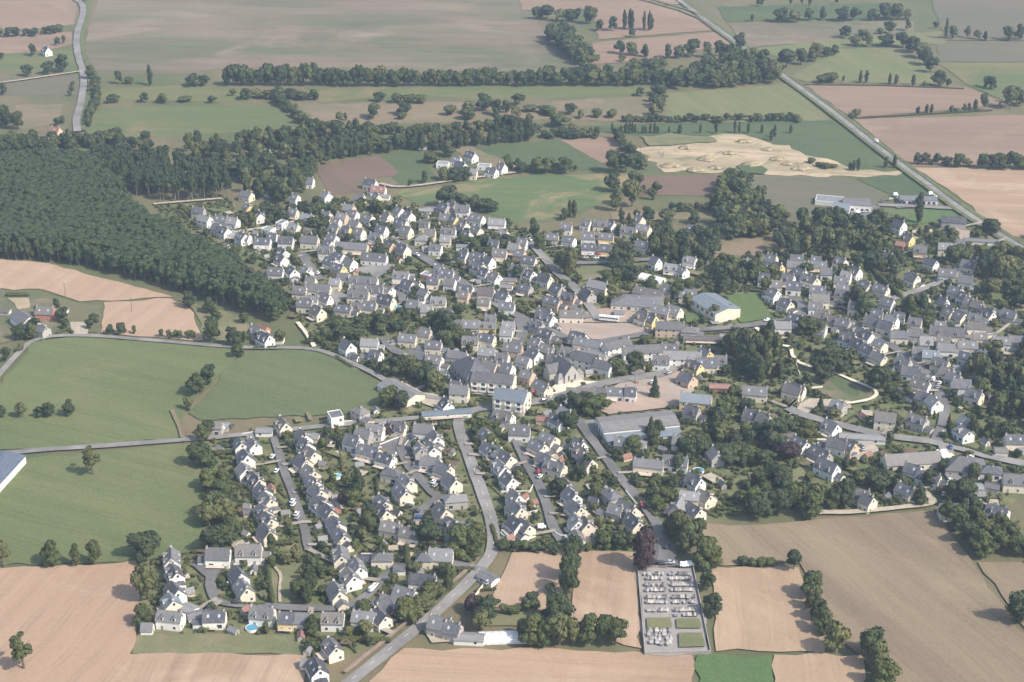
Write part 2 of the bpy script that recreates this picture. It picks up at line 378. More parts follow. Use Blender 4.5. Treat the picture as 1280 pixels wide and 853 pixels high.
def ribbon(name, px, wd, mat, z=None, off=0.0, verge=0):
    px = list(px)
    for i, j in ((0, 1), (-1, -2)):          # roads go on past what the photo shows
        (u, v), (u2, v2) = px[i], px[j]
        if not (-5 < u < 1285 and -5 < v < 858):
            k = 260/max(1, math.hypot(u-u2, v-v2)); px[i] = (u+(u-u2)*k, max(-90, v+(v-v2)*min(k, 1.2 if v < 0 else k)))
    pts = smooth([G(*p) for p in px]); a, b = ribbon_pts(pts, wd, off)
    a = a+rng.normal(0, .13, a.shape); b = b+rng.normal(0, .13, b.shape)
    z = z or nextz(); mb = MB()
    for i in range(len(pts)-1):
        mb.poly([(*b[i], z), (*b[i+1], z), (*a[i+1], z), (*a[i], z)])
    ROADS.append((np.array(pts), wd/2+abs(off)))
    return struct(name, mb.mesh(name, [M[mat]]))
def inpoly(x, y, poly):
    c = np.zeros(np.shape(x), bool); j = len(poly)-1
    for i in range(len(poly)):
        xi, yi = poly[i]; xj, yj = poly[j]
        c ^= ((yi > y) != (yj > y)) & (x < (xj-xi)*(y-yi)/((yj-yi)+1e-12)+xi); j = i
    return c
# ------------------------------------------------------------------ the ground: one sheet to the horizon
def sheet():
    me = bpy.data.meshes.new('ground'); e = 9000
    me.from_pydata([(-e, -3000, 0), (e, -3000, 0), (e, 14000, 0), (-e, 14000, 0)], [], [(0, 1, 2, 3)])
    me.materials.append(M['land']); return struct('ground', me)
sheet()
hz = MB(); hz.box(-3400, -350, -1, 3400, 6000, 440)
hm = bpy.data.materials.new('haze'); hm.use_nodes = True; ht = hm.node_tree
ht.nodes.remove(ht.nodes['Principled BSDF'])
pv = ht.nodes.new('ShaderNodeVolumePrincipled'); pv.inputs['Density'].default_value = HAZE_DENSITY
pv.inputs['Color'].default_value = (*HAZE_COLOR, 1); pv.inputs['Anisotropy'].default_value = 0.2
ht.links.new(pv.outputs[0], ht.nodes['Material Output'].inputs['Volume'])
tag(link('haze', hz.mesh('haze', [hm])), kind='stuff')

VILLAGE = [(300,262),(420,250),(520,262),(640,282),(720,300),(800,275),(900,300),(1000,325),(1100,270),(1200,262),(1290,325),(1290,600),(1240,655),(1190,650),(1165,632),
           (1060,636),(900,648),(850,662),(822,690),(700,690),(622,690),(610,720),(560,760),(480,800),(430,825),(385,820),(370,795),(180,790),(178,702),(262,688),(252,552),
           (400,528),(440,520),(505,510),(470,475),(425,448),(390,437),(372,395),(345,345),(230,290),(190,255),(280,245)]
patch('village_gardens', VILLAGE, 'garden', block=False)
VPOLY = np.array([G(*p) for p in VILLAGE])
FIELDS = [
 ('mauve', [(122,0),(300,-40),(680,-20),(672,30),(690,50),(722,78),(735,92),(600,90),(420,84),(280,84),(230,92),(118,92),(104,60),(116,20)]),
 ('pink', [(-60,-5),(97,-5),(93,30),(60,36),(-60,42)]),
 ('pink', [(-60,47),(90,40),(92,55),(60,62),(-40,74)]),
 ('green_f', [(-60,76),(50,66),(98,62),(100,88),(-60,106)]),
 ('greygreen', [(-60,108),(104,94),(102,118),(-60,128)]),
 ('tan', [(20,132),(82,130),(75,152),(24,162)]),
 ('green_f', [(120,112),(230,107),(330,112),(312,128),(128,126)]),
 ('green_f', [(110,135),(345,131),(372,158),(300,166),(160,174),(106,172)]),
 ('green_f', [(380,110),(820,106),(822,120),(600,124),(520,119),(400,128)]),
 ('tan', [(374,131),(520,126),(640,130),(690,135),(690,150),(560,153),(480,156),(400,157)]),
 ('tan', [(690,127),(755,123),(815,122),(817,150),(700,152)]),
 ('lime', [(832,117),(985,105),(1038,150),(960,154),(832,151)]),
 ('green_d', [(690,160),(830,154),(1040,151),(1084,182),(1114,210),(1085,215),(1000,192),(930,170),(800,170)]),
 ('green_d', [(592,184),(700,175),(755,213),(640,215)]),
 ('pink', [(700,175),(772,171),(798,196),(752,204)]),
 ('green_d', [(476,195),(525,188),(548,226),(500,236)]),
 ('brown', [(425,201),(474,194),(500,217),(440,230)]),
 ('brown', [(388,206),(424,203),(452,240),(412,243)]),
 ('tan', [(562,184),(590,183),(655,214),(630,216),(590,200)]),
 ('meadow', [(496,240),(560,232),(640,221),(785,217),(792,225),(770,250),(735,262),(690,277),(645,280),(590,258),(560,250),(520,258)]),
 ('sand', [(793,186),(850,171),(930,169),(1000,190),(1076,213),(1130,212),(1120,220),(1040,220),(960,219),(830,216)]),
 ('brown', [(795,221),(898,219),(900,246),(798,244)]),
 ('greygreen', [(903,222),(1042,222),(1085,232),(1120,262),(1052,282),(960,276),(914,250)]),
 ('green_d', [(1070,224),(1140,219),(1172,246),(1120,249)]),
 ('green_v', [(1098,262),(1200,262),(1212,272),(1140,282)]),
 ('tan', [(762,266),(902,264),(902,273),(765,276)]),
 ('tan', [(878,299),(952,299),(958,319),(884,322)]),
 ('pink', [(1004,105),(1210,110),(1258,131),(1064,148)]),
 ('pink', [(1066,149),(1300,137),(1300,202),(1140,209)]),
 ('straw_long', [(1143,210),(1320,216),(1320,300),(1262,296),(1190,241)]),
 ('lime', [(988,96),(1050,61),(1130,61),(1152,75),(1172,106),(1008,103)]),
 ('greygreen', [(1170,53),(1330,50),(1330,78),(1172,78)]),
 ('green_f', [(1172,79),(1330,77),(1330,140),(1262,130),(1210,107)]),
 ('green_d', [(896,9),(1112,4),(1130,22),(908,28)]),
 ('mauve', [(912,32),(1140,26),(1144,44),(932,60)]),
 ('lime', [(936,62),(1100,44),(1182,40),(1182,56),(1060,58),(980,74)]),
 ('greygreen', [(1138,-10),(1340,-10),(1340,50),(1182,51)]),
 ('pink', [(742,6),(850,8),(898,38),(748,50)]),
 ('pink', [(740,54),(905,40),(914,55),(842,72),(740,82)]),
 ('pink', [(640,-10),(838,-10),(848,6),(740,12),(652,14)]),
 ('straw_near', [(-80,320),(-10,323),(60,330),(216,372),(160,376),(100,378),(50,362),(-80,372)]),
 ('straw_near', [(130,379),(213,374),(236,386),(254,427),(126,417)]),
 ('rough', [(-80,376),(48,366),(98,380),(128,382),(122,416),(36,424),(-80,480)]),
 ('lawn', [(222,375),(300,398),(330,420),(264,428),(240,386)]),
 ('green', [(-80,505),(4,480),(42,428),(100,421),(200,430),(303,439),(232,513),(224,548),(100,562),(-80,572)]),
 ('green_b', [(306,439),(392,437),(425,450),(474,480),(500,510),(440,518),(250,526),(235,517)]),
 ('green', [(-60,580),(24,576),(230,556),(254,560),(256,620),(252,690),(182,702),(110,706),(-90,712)]),
 ('straw_near', [(-90,716),(0,712),(110,708),(170,702),(176,760),(170,790),(150,870),(-120,890)]),
 ('lawn', [(173,792),(370,795),(386,820),(165,818)]),
 ('straw_lined', [(163,819),(382,821),(372,890),(140,890)]),
 ('straw_long', [(505,812),(650,811),(865,820),(858,890),(380,890),(462,853)]),
 ('straw_lined', [(640,692),(712,691),(704,740),(690,765),(612,760)]),
 ('straw_lined', [(724,690),(796,692),(802,812),(780,808),(712,778),(716,740)]),
 ('lawn', [(612,767),(690,767),(690,785),(606,784)]),
 ('tilled', [(866,661),(980,655),(1165,639),(1180,655),(1212,698),(1275,790),(1330,870),(1330,900),(1110,900),(1090,840),(1036,780),(1000,706),(882,706)]),
 ('tilled', [(1222,704),(1330,700),(1330,850),(1284,790)]),
 ('straw_lined2', [(888,710),(998,711),(1034,780),(1030,817),(895,816)]),
 ('straw_lined2', [(968,820),(1078,820),(1088,890),(966,890)]),
 ('green_v', [(872,820),(966,820),(968,890),(858,890)]),
 ('rough', [(1004,462),(1030,460),(1066,476),(1094,492),(1094,498),(1060,506),(1020,490)]),
 ('green_d', [(1034,468),(1052,474),(1076,492),(1070,498),(1050,490),(1040,480)]),
 ('lawn', [(935,592),(1028,585),(1004,604),(940,612)]),
 ('pitch', [(904,371),(946,367),(968,398),(926,405)]),
 ('lawn', [(718,336),(790,331),(792,346),(728,352)]),
 ('square', [(690,402),(760,386),(832,400),(848,414),(790,424),(705,428)]),
 ('square', [(790,470),(850,465),(868,488),(850,510),(800,505),(760,490)]),
 ('lawn', [(332,708),(378,705),(376,755),(338,756)]),
]
FNAMES = {'mauve':'stubble_field','pink':'stubble_field','green_f':'meadow','greygreen':'pasture','tan':'dry_field','rough':'pasture','lime':'crop_field','green_d':'meadow','brown':'ploughed_field','meadow':'meadow',
 'sand':'building_ground','straw_long':'stubble_field','straw_near':'stubble_field','lawn':'lawn','green':'crop_field','green_b':'crop_field','straw_lined':'stubble_field','straw_lined2':'stubble_field','tilled':'tilled_field','green_v':'crop_field',
 'pitch':'sports_field','square':'village_square'}
for k, px in FIELDS: patch(FNAMES[k], px, k, amp=7 if k == 'sand' else 3 if k in ('meadow', 'tan', 'lawn') else 1.8)
# smaller patches of paving
for k, nm, px in [
 ('asphalt','car_park',[(470,556),(500,545),(530,546),(520,560),(512,576),(486,568)]),
 ('asphalt_pale','car_park',[(724,528),(742,526),(752,545),(735,552)]),
 ('cem','cemetery_ground',[(797,712),(866,711),(888,818),(806,820)]),
 ('asphalt','car_park',[(812,672),(832,662),(846,700),(866,711),(806,712),(815,700)]),
 ('gravel','farm_yard',[(88,404),(108,404),(110,419),(92,420)]),
 ('sand','silage_clearing',[(9,374),(36,374),(38,386),(22,389)]),
 ('asphalt','works_yard',[(1060,262),(1098,258),(1100,274),(1064,274)]),
 ('asphalt','car_park',[(1120,252),(1160,250),(1172,258),(1120,262)]),
 ('asphalt_pale','car_park',[(620,488),(650,484),(668,492),(660,508),(632,510)]),
 ('gravel','hall_yard',[(522,492),(545,494),(560,508),(545,512),(528,506)]),
 ('asphalt_pale','car_park',[(395,372),(420,365),(438,372),(410,392)]),
 ('asphalt_pale','car_park',[(445,338),(480,328),(500,335),(470,350)]),
 ('gravel','yard',[(985,520),(1012,500),(1062,503),(1064,512),(1010,518)]),
 ('gravel','yard',[(985,424),(960,430),(950,420),(975,415)]),
 ('gravel','shop_yard',[(1060,560),(1090,555),(1100,565),(1068,580)]),
 ('square','builders_yard',[(1185,288),(1212,290),(1208,304),(1188,302)]),
 ('gravel','farm_yard',[(528,788),(560,790),(600,806),(540,806)]),
 ('pitch','play_court',[(856,393),(872,393),(875,404),(858,405)]),
 ('square','dug_ground',[(735,508),(800,498),(852,502),(836,511),(762,520)]),
 ('lawn','church_lawn',[(700,486),(725,483),(728,490),(704,492)]),
 ('pale_path','church_forecourt',[(690,486),(700,478),(722,474),(730,478),(762,480),(758,483),(730,482),(716,488),(700,496),(692,494)]),
]: patch(nm, px, k)
for k, px in [('lawn',[(800,171),(850,170),(890,173),(897,178),(860,181),(812,184)]),('green_d',[(920,209),(932,206),(945,206),(960,214),(955,219),(930,218)]),('green_d',[(395,256),(420,250),(440,262),(410,266)])]: patch('grass_patch', px, k, amp=5, block=False)
# roads, lanes and paths
for nm, px, wd, k in [
 ('road',[(405,880),(440,853),(500,805),(560,755),(600,715),(618,690),(616,655),(600,610),(585,570),(574,540),(572,525),(590,515),(606,512)],6,'asphalt_pale'),
 ('road',[(606,512),(640,510),(700,498),(745,483),(790,474),(830,470),(852,455)],7,'asphalt_pale'),
 ('road',[(-90,580),(0,568),(120,560),(230,552),(300,546),(400,535),(480,528),(560,521),(606,512)],4.6,'asphalt_pale'),
 ('lane',[(-10,480),(20,445),(44,424),(100,420),(200,428),(300,437),(390,436),(420,447),(465,467),(500,488),(540,500),(565,500)],4,'asphalt_pale'),
 ('road',[(720,524),(750,565),(780,605),(810,640),(826,665),(830,690),(826,712)],5.2,'asphalt'),
 ('street',[(640,540),(655,575),(680,620),(690,660),(702,678)],5,'asphalt'),
 ('street',[(342,548),(355,590),(370,630),(380,660),(386,690)],4.2,'asphalt'),
 ('street',[(500,560),(510,585),(530,605),(546,625),(570,622)],4.8,'asphalt'),
 ('street',[(546,625),(525,640),(522,655)],4.5,'asphalt'),
 ('street',[(606,716),(570,706),(512,706),(482,720),(462,745),(440,760),(400,764),(330,760),(290,758),(268,752),(262,730),(266,716),(290,705)],4.6,'asphalt'),
 ('street',[(264,722),(245,706)],5,'asphalt'),
 ('road',[(985,512),(1000,520),(1060,536),(1110,548),(1160,553),(1200,562),(1250,577),(1330,592)],6.5,'asphalt_pale'),
 ('road',[(1170,553),(1180,530),(1181,512),(1172,488),(1155,465),(1130,445),(1100,425),(1060,402),(1020,396),(960,406),(900,413),(830,415),(780,424),(735,432)],6,'asphalt'),
 ('road',[(800,-40),(830,-12),(860,10),(915,50),(985,100),(1040,140),(1100,188),(1160,232),(1210,270),(1275,310),(1340,345)],5.8,'asphalt_pale'),
 ('road',[(85,-30),(100,0),(106,15),(95,45),(97,70),(106,95),(103,125),(95,150),(97,166)],6.6,'asphalt_pale'),
 ('track',[(-40,110),(0,105),(50,98),(103,90)],3.6,'gravel'),
 ('road',[(490,300),(520,318),(560,343),(600,370),(640,393),(680,412),(720,430)],6.5,'asphalt'),
 ('road',[(655,300),(668,310),(683,327),(698,345),(715,357),(738,385),(748,402)],6,'asphalt_pale'),
 ('lane',[(475,231),(500,237),(575,226),(645,217)],3.6,'gravel'),
 ('street',[(1100,380),(1125,373),(1170,357),(1210,340),(1225,320)],5.5,'asphalt_pale'),
 ('lane',[(1020,643),(1067,643),(1142,635),(1168,632),(1162,622),(1150,615)],3.8,'gravel'),
 ('street',[(1180,556),(1186,575),(1186,592),(1196,604)],7,'asphalt_pale'),
 ('street',[(1098,258),(1150,260),(1205,263)],6,'asphalt_pale'),
 ('street',[(700,331),(740,331),(800,327),(830,325)],5.5,'asphalt'),
 ('street',[(1000,398),(1005,380),(985,374)],6,'asphalt'),
 ('street',[(1010,380),(1050,386)],5,'asphalt'),
 ('lane',[(192,257),(240,253),(278,250)],3.5,'gravel'),
 ('lane',[(308,290),(340,286),(372,278)],4,'gravel'),
 ('street',[(376,318),(390,340),(402,352)],6,'asphalt'),
 ('street',[(505,380),(500,362),(488,350)],6,'asphalt'),
 ('lane',[(372,405),(384,420),(393,436)],2.4,'pale_path'),
 ('street',[(480,425),(490,440),(505,445)],6,'asphalt'),
 ('street',[(1150,430),(1200,424),(1245,420)],5,'asphalt_pale'),
 ('track',[(215,515),(222,530),(228,550)],2,'tan'),
 ('path',[(945,412),(960,425),(965,434),(975,434),(988,436)],2.6,'pale_path'),
 ('path',[(988,437),(992,452),(1010,461),(1040,467),(1070,480),(1093,489),(1097,496),(1086,503),(1058,507)],2.3,'pale_path'),
 ('path',[(344,712),(352,722),(350,735),(350,756)],1.3,'gravel'),
 ('footpath',[(602,712),(590,722),(558,750),(500,800),(440,848)],2.0,'redpath'),
 ('street',[(690,365),(712,385),(735,400)],6,'asphalt'),
 ('street',[(640,440),(655,420),(650,400)],7,'asphalt'),
 ('street',[(700,440),(730,445),(770,452),(800,470)],8,'asphalt_pale'),
 ('lane',[(590,270),(560,262),(530,262)],4,'asphalt_pale'),
 ('street',[(875,380),(885,395),(895,408)],5,'asphalt_pale'),
]:
    off = -0 if nm != 'footpath' else 0
    if nm == 'footpath':
        px = [(a-9, b-4) for a, b in px]
    ribbon(nm, px, wd, k)
# worn verges along the two country roads
for px, wd, off in [([(830,-12),(860,10),(915,50),(985,100),(1040,140),(1100,188),(1160,232),(1210,270),(1275,310)], 3.5, -4.7),
                    ([(830,-12),(860,10),(915,50),(985,100),(1040,140),(1100,188),(1160,232),(1210,270),(1275,310)], 3.5, 4.7),
                    ([(100,0),(106,15),(95,45),(97,70),(106,95),(103,125),(95,150),(97,166)], 4, 5.6)]:
    ribbon('verge', px, wd, 'verge', off=off)
def dashes(px, wd, on, gap):
    pts = np.array(smooth([G(*p) for p in px], 3)); seg = np.linalg.norm(np.diff(pts, axis=0), axis=1); s = np.concatenate(([0], np.cumsum(seg)))
    mb = MB(); q = 0.0; z = nextz()
    at = lambda u: np.array((np.interp(u, s, pts[:, 0]), np.interp(u, s, pts[:, 1])))
    while q+on < s[-1]:
        a, b = at(q), at(q+on); d = (b-a)/np.linalg.norm(b-a); n = np.array((-d[1], d[0]))*wd/2
        mb.poly([(*(a-n), z), (*(b-n), z), (*(b+n), z), (*(a+n), z)]); q += on+gap
    return struct('road_marking', mb.mesh('road_marking', [M['white_line']]))
dashes([(830,-12),(860,10),(915,50),(985,100),(1040,140),(1100,188),(1160,232),(1210,270),(1275,310)], .18, 3, 9)
dashes([(440,853),(500,805),(560,755),(600,715),(618,690),(616,655),(600,610),(585,570)], .15, 3, 9)
# ------------------------------------------------------------------ landmarks used to tell one house or tree from another
LM = [((842,765),'the walled cemetery'),((803,690),'the purple-leaved tree'),((800,530),'the wide warehouse'),((706,463),'the church'),((894,380),'the blue-roofed sports hall'),
 ((594,466),'the balconied apartment block'),((870,505),'the bright yellow building'),((1192,276),'the dark barn by the highway'),((1082,494),'the pale looping park path'),((1140,575),'the long orange-ended building'),
 ((508,492),'the pale hall beside the green field'),((558,516),'the long low shelter'),((452,520),'the tall grey stone house'),((418,523),'the flat-topped modern white house'),((362,385),'the southern tip of the wood'),
 ((535,343),'the small red cube building'),((761,402),'the bus parked on the dug-up square'),((815,350),'the white-roofed arched shed'),((585,205),'the hamlet beyond the meadow'),((1055,258),'the white industrial units'),
 ((58,392),'the farm with the red brick building'),((315,787),'the blue pool near the straw strip'),((352,735),'the lawn with the winding sandy path'),((632,796),'the long polytunnel'),((1170,548),'the junction of the two right-hand streets'),
 ((1206,582),'the big hipped stone house'),((421,597),'the turquoise pool'),((873,590),'the round blue pool behind the warehouse'),((473,238),'the red-roofed farmhouse'),((425,339),'the yellow gable with solar panels'),
 ((800,378),'the flat-roofed school'),((492,556),'the paved turning place'),((866,399),'the lime green play court'),((795,480),'the stone monument'),((852,452),'the long white house on the square'),((1135,420),'the long dormered row'),
 ((1130,640),'the pale concrete lane by the brown field'),((935,386),'the bright sports field'),((755,340),'the dry lawn inside the village'),((265,530),'the slate barn on the field lane'),((100,92),'the sand-coloured farm track'),
 ((900,195),'the sandy building ground'),((1090,78),'the yellow-green field by the highway'),((800,38),'the four tall poplars'),((650,250),'the patchy meadow'),((400,60),'the huge mauve stubble field'),((115,590),'the lone green-field oak'),
 ((1150,130),'the pink fields beyond the highway'),((920,135),'the striped green crop field'),((450,215),'the two brown ploughed fields'),((1080,740),'the brown tilled field'),((760,745),'the straw field west of the cemetery'),((560,140),'the long shelter belt'),
 ((240,420),'the straw field under the wood'),((1005,575),'the sloping lawn below the park'),((1245,480),'the dark wood at the village edge'),((90,780),'the big near straw field'),((660,725),'the straw field by the road bend')]
LMG = [(np.array(G(*p)), s) for p, s in LM]
ORD = ['','second ','third ','fourth ','fifth ','sixth ','seventh ','eighth ','ninth ','tenth ','eleventh ','twelfth ','thirteenth ','fourteenth ','fifteenth ','sixteenth ','seventeenth ','eighteenth ','nineteenth ','twentieth ']
def rank_labels(items, phrase, noun):
    """items: (object, x, y). Each gets its rank by distance from the landmark where that rank is smallest."""
    if not items: return
    X = np.array([(x, y) for _, x, y in items]); D = np.stack([np.hypot(*(X-g).T) for g, _ in LMG])
    Rk = np.argsort(np.argsort(D, axis=1), axis=1)
    for i, (o, x, y) in enumerate(items):
        j = int(np.lexsort((D[:, i], Rk[:, i]))[0]); k = int(Rk[j, i]); od = ORD[k] if k < len(ORD) else 'about %dth ' % (k+1)
        ph = phrase(o); end = f"nearest{noun} to {LMG[j][1]}"
        for t in (ph, ph.split(' with ')[0]):
            l = f"{t}, {od}{end}"
            if len(l.replace('-', ' ').split()) <= 16: break
            l = f"{t}, {od}nearest to {LMG[j][1]}"
            if len(l.replace('-', ' ').split()) <= 16: break
        o['label'] = l

# ------------------------------------------------------------------ houses
def box_mesh(name, x, y, z, mats, off=0.0):
    b = MB(); b.box(-x/2, -y/2+off, 0, x/2, y/2+off, z); return b.mesh(name, mats)
def window_mesh(name, wd, hg):
    b = MB()            # outward is +x: pane, pale surround, sill
    b.box(-.06, -wd/2, 0, .035, wd/2, hg, 0)
    b.box(-.05, -wd/2-.12, -.12, .07, wd/2+.12, -.0, 1); b.box(-.05, -wd/2-.12, hg, .05, wd/2+.12, hg+.12, 1)
    b.box(-.05, -wd/2-.12, 0, .05, -wd/2, hg, 1); b.box(-.05, wd/2, 0, .05, wd/2+.12, hg, 1)
    return b.mesh(name, [M['glass'], M['white']])
WIN = window_mesh('window', 1.15, 1.35); WINL = window_mesh('window', 2.2, 1.9)
DOOR = box_mesh('door', .14, 1.0, 2.1, [M['door']]); GDOOR = box_mesh('garage_door', .14, 2.4, 2.0, [M['white']])
CHIM = MB(); CHIM.box(-.32, -.5, -1.6, .32, .5, .8, 0); CHIM.box(-.38, -.56, .8, .38, .56, .92, 1); CHIM.cyl((0, -.25, .92), (0, -.25, 1.25), .14, .12, 6, 1); CHIM.cyl((0, .25, .92), (0, .25, 1.25), .14, .12, 6, 1)
CHIM = CHIM.mesh('chimney', [M['chim'], M['roof_k']])
def skylight_mesh(pitch):
    b = MB(); c, s_ = math.cos(pitch), math.sin(pitch)
    def q(u, v, n): return (u, -v*c-n*s_, -v*s_+n*c)      # v down the slope, n out of it
    lo = [q(-.5,-.7,-.05), q(.5,-.7,-.05), q(.5,.7,-.05), q(-.5,.7,-.05)]; hi = [q(-.5,-.7,.1), q(.5,-.7,.1), q(.5,.7,.1), q(-.5,.7,.1)]
    b.hexa(lo+hi); return b.mesh('skylight', [M['skylight']])
DORM = {}
def dormer_mesh(wk, rk):
    if (wk, rk) not in DORM:
        b = MB()
        b.box(-.75, -.1, -1.4, .75, 2.0, 0.9, 0)
        for sx in (-1, 1): b.hexa([(0,-.35,1.55),(sx*1.0,-.35,.78),(sx*1.0,2.6,.78),(0,2.6,1.55),(0,-.35,1.7),(sx*1.05,-.35,.90),(sx*1.05,2.6,.90),(0,2.6,1.7)], 1)
        b.poly([(-.75,-.1,.9),(.75,-.1,.9),(0,-.1,1.5)], 0)
        DORM[(wk, rk)] = b.mesh('dormer', [M['wall_'+wk], M['roof_'+rk]])
        d = MB(); d.box(-.45, -.16, -.55, .45, -.08, .75, 0); DORM['w'] = DORM.get('w') or d.mesh('dormer_window', [M['glass']])
    return DORM[(wk, rk)]
def wall_roof(L, W, hw, pitch, wk, rk, hip=False, over=.35, name='wall'):
    hr = hw+W/2*math.tan(pitch); a, b_ = L/2, W/2
    w_ = MB()
    w_.poly([(-a,-b_,0),(a,-b_,0),(a,-b_,hw),(-a,-b_,hw)]); w_.poly([(a,b_,0),(-a,b_,0),(-a,b_,hw),(a,b_,hw)])
    if hip:
        w_.poly([(a,-b_,0),(a,b_,0),(a,b_,hw),(a,-b_,hw)]); w_.poly([(-a,b_,0),(-a,-b_,0),(-a,-b_,hw),(-a,b_,hw)])
    else:
        w_.poly([(a,-b_,0),(a,b_,0),(a,b_,hw),(a,0,hr-.02),(a,-b_,hw)]); w_.poly([(-a,b_,0),(-a,-b_,0),(-a,-b_,hw),(-a,0,hr-.02),(-a,b_,hw)])
    r_ = MB(); t = .28; e = over; dz = e*math.tan(pitch); g = 0.0 if hip else .22
    if hip:
        h = min(b_*.95, a*.7); n = len(r_.v)
        lo = [(-a-e,-b_-e,hw-dz),(a+e,-b_-e,hw-dz),(a+e,b_+e,hw-dz),(-a-e,b_+e,hw-dz)]; up = [(-a+h,0,hr),(a-h,0,hr)]
        for dz2 in (0.0, t):
            q = [(x, y, z+dz2) for x, y, z in lo+up]
            r_.poly([q[0],q[1],q[5],q[4]]); r_.poly([q[2],q[3],q[4],q[5]]); r_.poly([q[1],q[2],q[5]]); r_.poly([q[3],q[0],q[4]])
        for i in range(4):
            p, q = lo[i], lo[(i+1) % 4]; r_.poly([p, q, (q[0],q[1],q[2]+t), (p[0],p[1],p[2]+t)])
    else:
        for s_ in (-1, 1):
            y1 = s_*(b_+e)
            lo = [(-a-g,y1,hw-dz),(a+g,y1,hw-dz),(a+g,0,hr),(-a-g,0,hr)]
            r_.hexa(lo+[(x,y,z+t) for x, y, z in lo])
        r_.cyl((-a-g,0,hr+t), (a+g,0,hr+t), .12, .12, 6)
    return w_.mesh(name, [M['wall_'+wk]]), r_.mesh('roof', [M['roof_'+rk]]), hr

